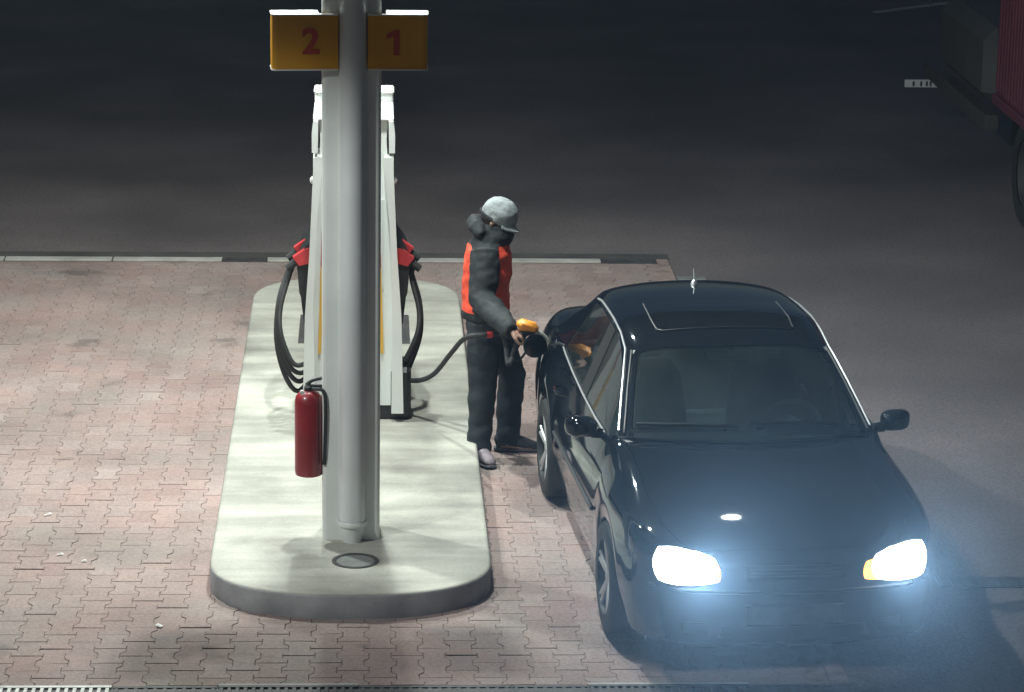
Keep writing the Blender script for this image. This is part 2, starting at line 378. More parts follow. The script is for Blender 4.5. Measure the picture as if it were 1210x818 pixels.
# edging stones round the paving: back channel, right side, front drain
def edge_stones(name, label, cat, y, w, xs, loc_z=.012):
    t = thing(name, label, cat, (0, y, 0))
    mb = MB(); mb.box(xs[0][0], xs[-1][1], .01, w-.01, .0005, .006); mb.build('channel', M_IRON, t)
    for a, b, kind in xs:
        s = MB()
        if kind == 'stone':
            s.box(a+.006, b-.006, 0, w, .001, loc_z+.004, bev=.003); s.build('edging_stone', M_EDGE, t)
        elif kind in ('grate', 'dull'):
            s.box(a+.004, b-.004, w-.028, w, .001, loc_z+.004); s.box(a+.004, b-.004, 0, .02, .001, loc_z+.004)
            k = a+.01
            while k < b-.03:
                s.box(k, k+.018, .0201, w-.0281, .001, loc_z+.002); k += .042
            s.build('grate', M_GALV if kind == 'grate' else M_IRON, t)
            if kind == 'dull':
                s = MB(); s.box(a+.004, b-.004, w+.001, w+.024, .001, loc_z+.003); s.build('edge_bar', M_EDGE, t)
        else:
            s.box(a+.004, b-.004, w-.026, w, .001, loc_z); s.box(a+.004, b-.004, 0, .02, .001, loc_z)
            k = a+.012
            while k < b-.03:
                s.box(k, k+.02, .0201, w-.0261, .001, loc_z-.002); k += .05
            s.build('grate', M_IRON, t)
    return t
edge_stones('edge_channel', 'pale edging strip with dark gaps along the far side of the paving', 'drain channel', 24.60, .12,
            [(-6, -4.2, 'stone'), (-4.2, -3.05, 'stone'), (-3.05, -2.15, 'stone'), (-2.15, -1.23, 'stone'), (-1.23, -.86, 'iron'), (-.86, .06, 'stone'), (.06, .98, 'stone'), (.98, 1.96, 'stone'), (1.96, 2.43, 'iron')])
edge_stones('drain_channel', 'slotted drain grating across the near edge of the paving', 'drain channel', 14.52, .185,
            [(-6, -4.3, 'grate'), (-4.3, -2.25, 'grate'), (-2.25, -1.325, 'grate'), (-1.325, -.78, 'iron'), (-.78, -.05, 'dull'), (-.05, .75, 'iron'), (.75, 1.15, 'iron'), (1.15, 2.0, 'dull'), (2.0, 2.43, 'iron')])
k = MB(); k.add([(-6, 24.725, 0), (2.55, 24.725, 0), (2.55, 24.98, 0), (-6, 24.98, 0)], [(0, 1, 2, 3)]); tag(k.build('gutter', M_GUT), kind='structure')
k = MB(); k.box(PX1, PX1+.10, PY0, PY1+.12, -.003, .013, bev=.003)
tag(k.build('edging_strip', M_SAND), 'narrow kerb strip along the paving edge beside the car', 'kerb')
k = MB(); k.box(3.3, 9, 16.28, 16.46, -.003, .004)
for q in range(100):
    a = 3.32+q*.056; k.box(a, a+.03, 16.30, 16.44, .003, .008)
tag(k.build('slot_drain', M_BLACK), 'dark iron slot drain in the asphalt right of the car', 'drain')
k = MB(); k.box(2.545, 2.78, 24.0, 24.11, -.003, .008, bev=.003)
tag(k.build('drain_cover', M_PLATE), 'small pale strip cover just beyond the car roof at the paving corner', 'drain cover')
ln = MB(); ln.add([(6.75, 39.6, .0005), (9.2, 41.6, .0005), (9.2, 41.85, .0005), (6.7, 39.75, .0005)], [(0, 1, 2, 3)])
tag(ln.build('road_marking', M_LINE), kind='structure')

# ---------------------------------------------------------------- pump island
ib = MB()
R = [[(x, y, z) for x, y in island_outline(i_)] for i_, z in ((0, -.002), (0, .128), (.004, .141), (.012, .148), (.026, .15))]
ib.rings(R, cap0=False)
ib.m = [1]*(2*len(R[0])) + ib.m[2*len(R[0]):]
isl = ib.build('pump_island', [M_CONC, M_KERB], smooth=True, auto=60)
tag(isl, 'long pale concrete island with rounded ends carrying the pump and column', 'kerb island')
dh = MB(); dh.lathe([(.135, .1495), (.135, .155), (.118, .157), (.108, .1515)], (-.075, 16.32, 0), n=28, cap=False); dh.build('drain_ring', M_IRON, isl, True)
dh = MB(); dh.lathe([(.106, .1505), (.106, .1515)], (-.075, 16.32, 0), n=28); dh.build('drain_plate', M_PLATE, isl)
cp = MB(); cp.box(-.52, .30, 21.3, 22.15, .1505, .158, bev=.002); cp.build('grey_plate', M_IRON, isl)  # thin dark rectangle lying on the slab behind the pump

# ---------------------------------------------------------------- column with downpipe
CX, CY = -.103, 16.86
col = thing('support_column', 'tall pale grey canopy column with round downpipe on its near face', 'column', (CX, CY, .15))
def rrect(hx, hy, r, n=5):
    out = []
    for sx, sy, a0 in ((1, 1, 0), (-1, 1, 90), (-1, -1, 180), (1, -1, 270)):
        for k_ in range(n):
            a = radians(a0+90*k_/(n-1)); out.append((sx*(hx-r)+r*cos(a), sy*(hy-r)+r*sin(a)))
    return out
cb = MB(); cb.rings([[(x, y, z) for x, y in rrect(.168, .15, .03)] for z in (.0, 5.24)]); cb.build('shaft', M_COL, col, True)
dp = MB(); dp.lathe([(.079, .10), (.079, 5.2)], (.008, -.165, 0), n=32); dp.build('downpipe', M_PIPE, col, True)
rg = MB(); rg.lathe([(.083, .098), (.086, .104), (.086, .125), (.083, .13)], (.008, -.165, 0), n=32, cap=False)
rg.lathe([(.056, .0), (.058, .02), (.070, .06), (.076, .10)], (.008, -.165, 0), n=28); rg.build('pipe_shoe', M_COL, col, True)

def digit(ch, size, mat_, parent, loc, rot, off=.006):
    cu = bpy.data.curves.new('numeral', 'FONT'); cu.body = ch; cu.size = size; cu.offset = off; cu.extrude = .001
    cu.align_x = 'CENTER'; cu.align_y = 'CENTER'
    t = bpy.data.objects.new('numeral', cu); C.objects.link(t)
    me = eval_mesh(t); bpy.data.objects.remove(t)
    o = bpy.data.objects.new('numeral', me); C.objects.link(o); me.materials.clear(); me.materials.append(mat_)
    o.parent = parent; o.location = loc; o.rotation_euler = rot; return o

def sign(ch, sgn, label, x_out, x_in, rz, xn):
    # panel in front of the column, deeper beside the column
    t = thing('number_sign', label, 'sign', (CX+.008, CY-.19, 3.085), rz)
    hx = abs(x_out); hi = abs(x_in); r_ = .03
    # plan outline (sgn side), front at y=0
    pl = [(hi, 0)]+[(hx-r_+r_*sin(a), r_-r_*cos(a)) for a in (0, .4, .8, 1.2, 1.57)]+[(hx, .15), (hx-.01, .165), (.186, .165), (.186, .032), (hi, .032)]
    pl = [(sgn*a, b) for a, b in pl]
    bm_ = MB(); bm_.rings([[(a, b, z) for a, b in pl] for z in (-.150, .150)]); bm_.build('panel', M_YEL, t, True)
    for z in (-.158, .1505):
        tr = MB(); tr.rings([[(a*1.008, b-.004 if b < .1 else b+.003, zz) for a, b in pl] for zz in (z, z+.0075)])
        tr.build('edge_trim', M_WHITE, t)
    if ch == '2': digit(ch, .20, M_NUM, t, (xn, -.0035, .0), (pi/2, 0, 0))
    else:
        n1 = MB(); n1.prism([(.002, -.072), (.036, -.072), (.036, .072), (.012, .072), (-.036, .048), (-.036, .020), (.002, .034)], -.004, -.0015, axis='y')
        o = n1.build('numeral', M_NUM, t); o.location = (xn, 0, 0)
    return t
sign('2', -1, 'yellow sign with red numeral 2 on the left of the column', -.452, -.083, radians(5), -.235)
sign('1', 1, 'yellow sign with red numeral 1 on the right of the column', .418, .083, 0, .225)

# ---------------------------------------------------------------- fire extinguisher
EX, EY = -.348, 16.76
ex = thing('fire_extinguisher', 'red fire extinguisher hung on the left side of the column', 'fire extinguisher', (EX, EY, .53))
e1 = MB(); e1.lathe([(.06, 0), (.078, .008), (.082, .03), (.082, .44), (.076, .475), (.055, .502), (.03, .512)], n=28); e1.build('cylinder', M_EXT, ex, True)
e1 = MB(); e1.lathe([(.026, .50), (.026, .535), (.02, .54)], n=16); e1.box(-.02, .085, -.016, .016, .528, .548, bev=.004); e1.build('valve', M_BLACK, ex)
e1 = MB(); e1.tube(spline([(-.015, 0, .545), (.03, 0, .575), (.105, 0, .59)]), .011); e1.build('handle', M_BLACK, ex, True)
e1 = MB(); e1.tube(spline([(.02, -.03, .53), (.085, -.05, .52), (.098, -.06, .42), (.093, -.055, .15), (.09, -.05, .08)]), .011); e1.build('hose', M_RUB, ex, True)
e1 = MB(); e1.box(-.03, .08, .083, .0895, .1, .46); e1.build('bracket', M_BLACK, ex)
e1 = MB(); e1.lathe([(.013, -.012), (.015, 0)], (-.036, -.055, .515), n=12, axis='y'); e1.build('gauge', M_GALV, ex)

# ---------------------------------------------------------------- fuel dispenser
DX, DY = -.105, 19.25
pump = thing('fuel_dispenser', 'white fuel dispenser with hose loops behind the column', 'fuel pump', (DX, DY, .15))
pb = MB(); pb.box(-.30, .30, .03, 1.12, .0005, .10, bev=.01); pb.box(.24, .385, .0, .22, .0005, .36, bev=.03); pb.build('plinth', M_BLACK, pump)
# cabinet: front profile in x/z, wide foot narrowing to the head
cab = [(-.315, .10), (.315, .10), (.305, .80), (.245, 1.35), (.215, 1.90), (.225, 2.03), (-.225, 2.03), (-.215, 1.90), (-.245, 1.35), (-.305, .80)]
pb = MB(); pb.prism([(a, z) for a, z in cab], .02, 1.10, axis='y'); pb.build('cabinet', M_WHITE, pump)
for sx in (-1, 1):
    f = MB()     # tapered side fin, proud of the cabinet front
    pts = [(.335, .06), (.255, .06), (.255, .42), (.262, .80), (.236, 1.34), (.20, 1.74), (.20, 1.79), (.262, 1.79), (.262, 1.70), (.287, 1.15), (.318, .72)]
    f.prism([(sx*a, z) for a, z in pts], -.045, .26, axis='y'); f.build('side_fin', M_WHITE, pump)
    f = MB(); f.prism([(sx*a, z) for a, z in [(.258, 2.0295), (.27, 1.95), (.27, 1.82), (.232, 1.82), (.228, 2.0295)]], -.05, .24, axis='y'); f.build('fin_shoulder', M_WHITE, pump)
    q_ = .03 if sx > 0 else 0
    f = MB(); f.prism([(sx*(a-q_), z) for a, z in [(.188, 1.30), (.206, 1.30), (.214, 1.05), (.194, 1.05)]], .004, .02, axis='y'); f.build('red_stripe', M_RED, pump)
    f = MB(); f.prism([(sx*(a-q_), z) for a, z in [(.194, 1.048), (.214, 1.048), (.232, .46), (.212, .46)]], .004, .02, axis='y'); f.build('yellow_stripe', M_YST, pump)
    f = MB(); f.lathe([(.012, 0), (.024, .01), (.024, .03), (.012, .04)], (sx*.265-(.02 if sx > 0 else .02), .05, 1.62), axis='x', n=14); f.build('bolt', M_WHITE, pump, True)
    # nozzle boot on the lane side
    f = MB(); f.prism([(sx*a, z) for a, z in [(.262, .78), (.33, .74), (.36, .82), (.375, 1.0), (.355, 1.08), (.31, 1.14), (.25, 1.22)]], .22, .82, axis='y'); f.build('nozzle_boot', M_BLACK, pump)
    f = MB(); f.prism([(sx*a, z) for a, z in [(.29, .80), (.30, .62), (.33, .60), (.35, .78)]], .25, .80, axis='y'); f.build('boot_skirt', M_BLACK, pump)
pb = MB(); pb.box(-.262, .262, .62, .80, 2.0305, 2.10, bev=.008); pb.build('display_head', M_WHITE, pump)
pb = MB(); pb.box(-.268, .268, .60, .82, 2.1005, 2.122, bev=.008); pb.build('top_cap', M_WHITE, pump)
pb = MB(); pb.box(-.262, .262, -.02, .60, 2.0305, 2.045, bev=.004); pb.build('top_deck', M_WHITE, pump)
pb = MB(); pb.box(-.262, .262, .30, .318, 2.0455, 2.052); pb.build('deck_seam', M_PIPE, pump)
pb = MB(); pb.box(-.2, .2, .012, .019, .9, 1.5); pb.build('front_panel', M_PIPE, pump)
# hoses: pairs of loops each side, coming out low and rising to the boots
hz = .0
def hose(pts, r=.0165): 
    h = MB(); h.tube(spline(pts, 10), r, n=10); return h.build('hose', M_RUB, pump, True)
for sx, spread in ((-1, (0, .045, .09, .14)), (1, (-.03, .01, .05))):
    for q, d in enumerate(spread):
        yy = .28+q*.13; kk = .06 if sx > 0 else .015
        hose([(sx*.27, .15+q*.05, .40-d*1.2), (sx*(.33+d*.3), .10+q*.03, .36-d*1.5), (sx*(.42-kk+d*.4), .08+q*.04, .38-d*.8), (sx*(.495-kk+d*.25), .12+q*.05, .56-d*.5), (sx*(.50-kk+d*.12), yy*.7, .72), (sx*(.45-kk), yy, .90), (sx*.40, yy+.02, 1.0)])
for sx in (-1, 1):
    cpx = MB(); cpx.box(sx*.27-.05, sx*.27+.05, .08, .36, .26, .44, bev=.02); cpx.build('hose_outlet', M_BLACK, pump)

def nozzle(name, label, loc, rot, mats, group=None, held=False):
    t = thing(name, label, 'fuel nozzle', loc, 0, group); t.rotation_euler = rot
    a = MB(); a.tube(spline([(-.01, 0, -.13), (-.012, 0, -.05), (.0, 0, .02), (.03, 0, .06), (.07, 0, .075)], 5), [.019]*5+[.022]*5+[.026]*5+[.028]*5+[.024], n=12); a.build('body', mats[0], t, True)
    b = MB(); b.tube(spline([(.07, 0, .075), (.12, 0, .07), (.17, 0, .04), (.20, 0, .0)], 5), .0125, n=10); b.build('spout', M_GALV, t, True)
    if held: 
        g_ = MB(); g_.tube(spline([(.055, 0, .03), (.06, 0, -.06), (.035, 0, -.13), (-.01, 0, -.14)], 5), .008, n=8); g_.build('trigger_guard', M_BLACK, t, True)
        c_ = MB(); c_.box(-.055, .085, -.04, .04, .058, .128, bev=.024); c_.build('cover', mats[1], t, True)
    else:
        c_ = MB(); c_.prism([(-.05, -.06), (.02, -.06), (.055, .02), (.10, .05), (.105, .10), (-.01, .105), (-.045, .05)], -.035, .035, axis='y'); c_.build('cover', mats[1], t)
        c_ = MB(); c_.tube([(-.03, 0, .10), (-.05, 0, .16)], [.009, .005]); c_.build('lever', mats[1], t, True)
        c_ = MB(); c_.tube([(-.012, 0, -.14), (-.01, 0, -.06)], .026); c_.build('swivel', M_RUB, t, True)
    return t
GR = 'nozzles hooked on the pump'
for sx, side in ((-1, 'left'), (1, 'right')):
    for q in range(2):
        tilt = radians(-28)
        nozzle('fuel_nozzle', ('nearer red-covered fuel nozzle hooked on the pump\'s %s side' if q == 0 else 'farther red-covered fuel nozzle on the pump\'s %s side, half hidden by the nearer one') % side, (DX+sx*.325, DY+.24+q*.30, .15+1.06),
               (0, radians(52) if sx < 0 else radians(52), 0 if sx < 0 else pi), (M_BLACK, M_RED), GR+' '+side+' side')

# ---------------------------------------------------------------- car
def build_car(root, lit=True):
    A = 'crease_edge'
    xl = [.86, .80, .62, .40, .34, .20, 0, -.20, -.34, -.40, -.56, -.95, -1.36, -1.45, -1.85, -2.10, -2.16, -2.30, -2.5, -2.70, -2.84, -2.90, -3.15, -3.38, -3.50]
    NR = len(xl)
    def plan(x):      # half-width scale
        if x > .4: return 1-.30*((x-.4)/.5)**2.6
        if x < -2.9: return 1-.17*((-2.9-x)/.62)**2.4
        return 1-.015*abs((x+1.2)/1.7)**2
    hood = {.86: .715, .80: .745, .62: .80, .40: .85, .34: .862, .20: .888, 0: .918, -.20: .940, -.34: .952, -.40: .957}
    rows = []
    # header / rear window anchors
    bl_top = [(-2.24, .580, 1.315), (-2.33, .515, 1.375), (-2.38, .28, 1.405), (-2.40, 0, 1.412)]
    bl_bot = [(-2.88, .715, 1.015), (-2.90, .62, 1.030), (-2.95, .33, 1.042), (-2.97, 0, 1.046)]
    for i, x in enumerate(xl):
        w = plan(x); P = []
        arch = None
        for xc in (0, -2.5):
            if abs(x-xc) < .37: arch = .305+sqrt(max(0, .355**2-(x-xc)**2))
        lowz = .20 if -3.3 < x < .7 else .235
        zz = [lowz+.01, lowz, .34, .56, .79 if x > -2 else .82]
        if x > .5: zz[4] = .70+(hood[x]-.715)*.6; zz[3] = .53
        if x < -3.0: zz[4] = .84
        yy = [.76, .815, .845, .862, .845]
        if arch:
            zz[0] = arch; zz[1] = arch; zz[2] = max(.36, arch+.045); zz[3] = max(.57, arch+.10); zz[4] = max(zz[4], arch+.145)
            yy = [.78, .858, .866, .868, .852]
        for j in range(5): P.append((x, yy[j]*w, zz[j]))
        belt = .935+.05*max(0, min(1, (-.5-x)/2.0))
        if i <= 9:
            h = hood[x]; sh = [0, 0, .01, .03, .04] if i < 3 else ([0, .02, .04, .12, .16] if i >= 7 else [0, .0, .015, .05, .07])
            if i == 0: sh = [-.05, -.02, .0, .05, .07]
            P += [(x+sh[0], .765*w, h-.012), (x+sh[1], .69*w, h+.004), (x+sh[2], .56*w, h+.026), (x+sh[3], .30*w, h+.034), (x+sh[4], 0, h+.038)]
        elif i == 10: P += [(-.55, .772, .955), (-.45, .735, .975), (-.38, .665, .985), (-.23, .36, 1.0), (-.19, 0, 1.004)]
        elif i == 11: P += [(x, .782, belt), (-1.04, .600, 1.335), (-1.00, .548, 1.368), (-.92, .30, 1.396), (-.89, 0, 1.402)]
        elif i in (12, 13): P += [(x, .788, belt), (x-.03, .606, 1.375), (x-.02, .530, 1.432), (x, .28, 1.458), (x, 0, 1.464)]
        elif i == 14: P += [(x, .785, belt), (x-.02, .602, 1.368), (x, .528, 1.432), (x, .28, 1.460), (x, 0, 1.466)]
        elif i == 15: P += [(-2.16, .780, belt), (-2.12, .590, 1.338), (-2.14, .522, 1.410), (-2.14, .28, 1.440), (-2.14, 0, 1.446)]
        elif 16 <= i <= 20:
            t = (i-16)/4; P += [(-2.34-.5*t, .778-.02*t, .985+.012*t)]
            for a, b in zip(bl_top, bl_bot):
                bow = .012*4*t*(1-t)
                P.append((a[0]+(b[0]-a[0])*t, a[1]+(b[1]-a[1])*t, a[2]+(b[2]-a[2])*t+bow))
        else:
            z = {-2.90: 1.028, -3.15: 1.020, -3.38: 1.000, -3.50: .955}[x]
            xs = {-2.90: -3.02, -3.15: -3.18, -3.38: -3.38, -3.50: -3.50}[x]
            P += [(xs+.02, .755*w, z-.03), (xs, .69*w, z), (xs-.005, .61*w, z+.012), (xs-.02, .31*w, z+.022), (xs-.025, 0, z+.025)]
        rows.append(P)
    REG = ['body', 'hood', 'front_bumper', 'rear_bumper', 'windscreen', 'rear_window', 'front_door', 'rear_door', 'front_side_window', 'rear_side_window', 'trunk_lid', 'cowl', 'b_pillar', 'sill', 'b_pillar_R', 'front_door_R', 'rear_door_R', 'front_side_window_R', 'rear_side_window_R']
    RI = {n: k for k, n in enumerate(REG)}
    bm_ = bmesh.new(); cl = bm_.edges.layers.float.new(A)
    VL = [[bm_.verts.new(p) for p in r] for r in rows]
    VR = [[VL[i][9] if j == 9 else bm_.verts.new((p[0], -p[1], p[2])) for j, p in enumerate(r)] for i, r in enumerate(rows)]
    def region(i, j):
        if j == 0: return 'sill' if 9 <= i < 15 else 'body'
        if j >= 7:
            if i < 9: return 'hood'
            if i == 9: return 'cowl'
            if i == 10: return 'windscreen'
            if 16 <= i < 20: return 'rear_window'
            if i >= 21: return 'trunk_lid'
        if j == 6:
            if i < 9: return 'hood'
            if i == 9: return 'cowl'
            if i >= 21: return 'trunk_lid'
        if j == 5:
            if i in (10, 11): return 'front_side_window'
            if i == 12: return 'b_pillar'
            if i in (13, 14, 15): return 'rear_side_window'
        if 1 <= j <= 4:
            if i in (10, 11, 12): return 'front_door'
            if i in (13, 14): return 'rear_door'
            if i <= 1 and j <= 3: return 'front_bumper'
            if i >= 22 and j <= 2: return 'rear_bumper'
        return 'body'
    for i in range(NR-1):
        for j in range(9):
            n = region(i, j)
            for V, s_ in ((VL, 0), (VR, 1)):
                q = [V[i][j], V[i+1][j], V[i+1][j+1], V[i][j+1]]
                if s_: q.reverse()
                f = bm_.faces.new(q); f.smooth = True
                f.material_index = RI.get(n+'_R', RI[n]) if s_ else RI[n]
    # front and rear fascia
    for ri, xdir, bulge in ((0, 1, .10), (NR-1, -1, .09)):
        lev = []
        tops = [VL[ri][5], VL[ri][6], VL[ri][7], VL[ri][8], VL[ri][9], VR[ri][8], VR[ri][7], VR[ri][6], VR[ri][5]]
        for j in range(5):
            a = VL[ri][j]; row = [a]
            for k_ in (6, 7, 8):
                tt = rows[ri][k_][1]/rows[ri][5][1]*.97
                xo = bulge*(1-tt**2)*(1.05, 1.15, 1.1, 1.0, .8)[j]
                row.append(bm_.verts.new((a.co.x+xdir*xo, a.co.y*tt, a.co.z)))
            row.append(bm_.verts.new((a.co.x+xdir*bulge*(1.05, 1.15, 1.1, 1.0, .8)[j], 0, a.co.z)))
            for k_ in (8, 7, 6):
                tt = rows[ri][k_][1]/rows[ri][5][1]*.97
                xo = bulge*(1-tt**2)*(1.05, 1.15, 1.1, 1.0, .8)[j]
                row.append(bm_.verts.new((a.co.x+xdir*xo, -a.co.y*tt, a.co.z)))
            row.append(VR[ri][j]); lev.append(row)
        lev.append(tops)
        for j in range(5):
            for k_ in range(8):
                q = [lev[j][k_], lev[j][k_+1], lev[j+1][k_+1], lev[j+1][k_]]
                if xdir > 0: q.reverse()
                f = bm_.faces.new(q); f.smooth = True
                if xdir > 0: f.material_index = RI['front_bumper'] if j < 3 else RI['body']
                else: f.material_index = RI['rear_bumper'] if j < 2 else (RI['trunk_lid'] if 1 <= k_ <= 6 else RI['body'])
    bm_.edges.ensure_lookup_table()
    def cr(a, b, v):
        e = bm_.edges.get((a, b))
        if e: e[cl] = v
    for V in (VL, VR):
        for i in range(9, 20):
            cr(V[i][5], V[i+1][5], .55)
            cr(V[i][6], V[i+1][6], .6 if i >= 10 else .3)
            if i == 10 or i >= 16: cr(V[i][7], V[i+1][7], .6)
            else: cr(V[i][7], V[i+1][7], .2)
        for j in range(5, 9):
            cr(V[10][j], V[10][j+1], .8); cr(V[20][j], V[20][j+1], .7); cr(V[0][j], V[0][j+1], .45)
            cr(V[9][j], V[9][j+1], .4)
            if j >= 7: cr(V[11][j], V[11][j+1], .35); cr(V[16][j], V[16][j+1], .4)
            cr(V[NR-1][j], V[NR-1][j+1], .3)
        for i in range(0, 9): cr(V[i][6], V[i+1][6], .35); cr(V[i][7], V[i+1][7], .55)
        for i in range(2, NR-2): cr(V[i][3], V[i+1][3], .25)
        for i in range(0, NR-1): cr(V[i][1], V[i+1][1], .8)
    bm_.normal_update()
    me = bpy.data.meshes.new('cage'); bm_.to_mesh(me); bm_.free()
    for n in REG: me.materials.append(M_PAINT)
    ob = bpy.data.objects.new('cage', me); C.objects.link(ob)
    md = ob.modifiers.new('s', 'SUBSURF'); md.levels = 3; md.render_levels = 3
    em = eval_mesh(ob); bpy.data.objects.remove(ob)
    ev = [v.co.copy() for v in em.vertices]; en = [v.normal.copy() for v in em.vertices]
    polys = [tuple(p.vertices) for p in em.polygons]; mi = [p.material_index for p in em.polygons]
    bvh = BVHTree.FromPolygons(ev, polys)
    # global boundary edges must not get a gap
    cnt = {}
    for p in polys:
        for a, b in zip(p, p[1:]+p[:1]):
            k_ = (min(a, b), max(a, b)); cnt[k_] = cnt.get(k_, 0)+1
    def part(names, pname, m_, parent, glass=False):
        ids = {RI[n] for n in names}; sel = [p for p, q in zip(polys, mi) if q in ids]
        used = sorted({v for p in sel for v in p}); idx = {v: k_ for k_, v in enumerate(used)}
        b = bmesh.new(); vs = [b.verts.new(ev[v]-(en[v]*.004 if glass else en[v]*0)) for v in used]
        for p in sel:
            f = b.faces.new([vs[idx[v]] for v in p]); f.smooth = True
        b.normal_update()
        be = [e for e in b.edges if len(e.link_faces) == 1]
        if not glass:
            nb = {v: en[used[k_]].copy() for k_, v in enumerate(vs)}
            rev = {v: used[k_] for k_, v in enumerate(vs)}
            be = [e for e in be if cnt[tuple(sorted((rev[e.verts[0]], rev[e.verts[1]])))] == 2]
            bv = {v for e in be for v in e.verts}; mv = {}
            for v in bv:
                t = Vector()
                for f in v.link_faces: t += f.calc_center_median()-v.co
                n_ = nb[v]; t -= n_*t.dot(n_)
                if t.length > 1e-6: mv[v] = t.normalized()*.0022
            for v, d in mv.items(): v.co += d
            for e in be: e.smooth = False
            ex_ = bmesh.ops.extrude_edge_only(b, edges=be)
            # map new verts to their source by position
            src = {}
            for v in bv: src[tuple(round(c_, 6) for c_ in v.co)] = v
            for g_ in ex_['geom']:
                if isinstance(g_, bmesh.types.BMVert):
                    s_ = src.get(tuple(round(c_, 6) for c_ in g_.co))
                    if s_ is not None: g_.co = g_.co-nb[s_]*.022
        me_ = bpy.data.meshes.new(pname); b.to_mesh(me_); b.free(); me_.materials.append(m_)
        o = bpy.data.objects.new(pname, me_); C.objects.link(o); o.parent = parent; return o
    body = part(['body', 'sill'], 'body', M_PAINT, root)
    part(['hood'], 'hood', M_PAINT, root); part(['cowl'], 'cowl', M_TRIM, root)
    part(['front_bumper'], 'front_bumper', M_PAINT, root); part(['rear_bumper'], 'rear_bumper', M_PAINT, root)
    part(['trunk_lid'], 'trunk_lid', M_PAINT, root)
    part(['windscreen'], 'windscreen', M_GLASS, root, True); part(['rear_window'], 'rear_window', M_GLASS2, root, True)
    part(['b_pillar'], 'pillar_cover', M_TRIM, root); part(['b_pillar_R'], 'pillar_cover', M_TRIM, root)
    doors = {}
    for sfx, sy in (('', 1), ('_R', -1)):
        for d in ('front_door', 'rear_door'):
            o = part([d+sfx], d, M_PAINT, root); doors[d, sy] = o
            part([d.split('_')[0]+'_side_window'+sfx], 'side_window', M_GLASS2, o, True)
    def hit(o_, d_, off=0):
        h = bvh.ray_cast(Vector(o_), Vector(d_))
        if h[0] is None: return None
        n_ = h[1]
        if n_.dot(Vector(d_)) > 0: n_ = -n_
        return h[0]+n_*off, n_
    def patch(name, corners, view, m_, parent, off=.005, thick=.012, n=8, k2=6, wobble=None):
        """four corners (a,b) seen along an axis, laid on the body surface, with thickness"""
        fr_, bk = [], []
        for i_ in range(k2+1):
            for j_ in range(n+1):
                u, v = j_/n, i_/k2
                a = (1-v)*((1-u)*corners[0][0]+u*corners[1][0])+v*((1-u)*corners[3][0]+u*corners[2][0])
                b = (1-v)*((1-u)*corners[0][1]+u*corners[1][1])+v*((1-u)*corners[3][1]+u*corners[2][1])
                if wobble:      # rounded outline
                    su, sv = 2*u-1, 2*v-1; f_ = lambda q: sqrt(max(0, 1-.30*q*q))
                    uu_, vv_ = .5+.5*su*f_(sv), .5+.5*sv*f_(su)
                    a = (1-vv_)*((1-uu_)*corners[0][0]+uu_*corners[1][0])+vv_*((1-uu_)*corners[3][0]+uu_*corners[2][0])
                    b = (1-vv_)*((1-uu_)*corners[0][1]+uu_*corners[1][1])+vv_*((1-uu_)*corners[3][1]+uu_*corners[2][1])
                if view == 'front': r_ = hit((2, a, b), (-1, 0, 0))
                elif view == 'rear': r_ = hit((-5, a, b), (1, 0, 0))
                elif view == 'top': r_ = hit((a, b, 3), (0, 0, -1))
                else: r_ = hit((a, 2*view, b), (0, -view, 0))
                if r_ is None: r_ = (Vector((0, 0, .5)), Vector((0, 0, 1)))
                fr_.append(r_[0]+r_[1]*off); bk.append(r_[0]-r_[1]*(thick-off))
        mb = MB(); N_ = (n+1)*(k2+1); fs = []
        for i_ in range(k2):
            for j_ in range(n):
                a = i_*(n+1)+j_; fs.append((a, a+1, a+n+2, a+n+1)); fs.append((N_+a+n+1, N_+a+n+2, N_+a+1, N_+a))
        for j_ in range(n):
            a = j_; fs.append((a+1, a, N_+a, N_+a+1)); a = k2*(n+1)+j_; fs.append((a, a+1, N_+a+1, N_+a))
        for i_ in range(k2):
            a = i_*(n+1); fs.append((a, a+n+1, N_+a+n+1, N_+a)); a = i_*(n+1)+n; fs.append((a+n+1, a, N_+a, N_+a+n+1))
        mb.add(fr_+bk, fs); return mb.build(name, m_, parent, True)
    def strip(name, pts, view, r, m_, parent, off=.003):
        P = []
        for a, b in pts:
            if view == 'top': r_ = hit((a, b, 3), (0, 0, -1))
            elif view == 'front': r_ = hit((2, a, b), (-1, 0, 0))
            else: r_ = hit((a, 2*view, b), (0, -view, 0))
            if r_: P.append(r_[0]+r_[1]*off)
        if len(P) > 1:
            mb = MB(); mb.tube(P, r, n=6); return mb.build(name, m_, parent, True)
    # wheels
    for x in (0, -2.5):
        for sy in (1, -1):
            wm = MB(); yo = sy*.765
            prof = [(.205, -.098), (.262, -.101), (.296, -.094), (.311, -.075), (.314, 0), (.311, .075), (.296, .094), (.262, .101), (.205, .098), (.19, .06), (.19, -.06), (.205, -.098)]
            wm.lathe(prof, (0, 0, 0), 'y', 40, cap=False)
            wh = wm.build('wheel', M_RUB, root, True, 50); wh.location = (x, yo, .314)
            rm = MB(); f = sy
            rm.lathe([(.208, .099*f), (.213, .092*f), (.205, .07*f), (.196, .02*f), (.19, -.05*f)], (0, 0, 0), 'y', 40, cap=False)
            rm.lathe([(.001, .082*f), (.03, .082*f), (.045, .074*f), (.05, .04*f)], (0, 0, 0), 'y', 20, cap=False)
            for k_ in range(5):
                for d_ in (-.13, .13):
                    a = 2*pi*k_/5+.3; p0 = a+d_*1.2; p1 = a+d_*.9
                    rm.tube([(.036*cos(p0), .066*f, .036*sin(p0)), (.12*cos(p1), .079*f, .12*sin(p1)), (.2*cos(p1), .086*f, .2*sin(p1))], [(.012, .014), (.010, .013), (.010, .015)], n=8, up=(0, 1, 0))
            rm.build('rim', M_RIM, wh, True)
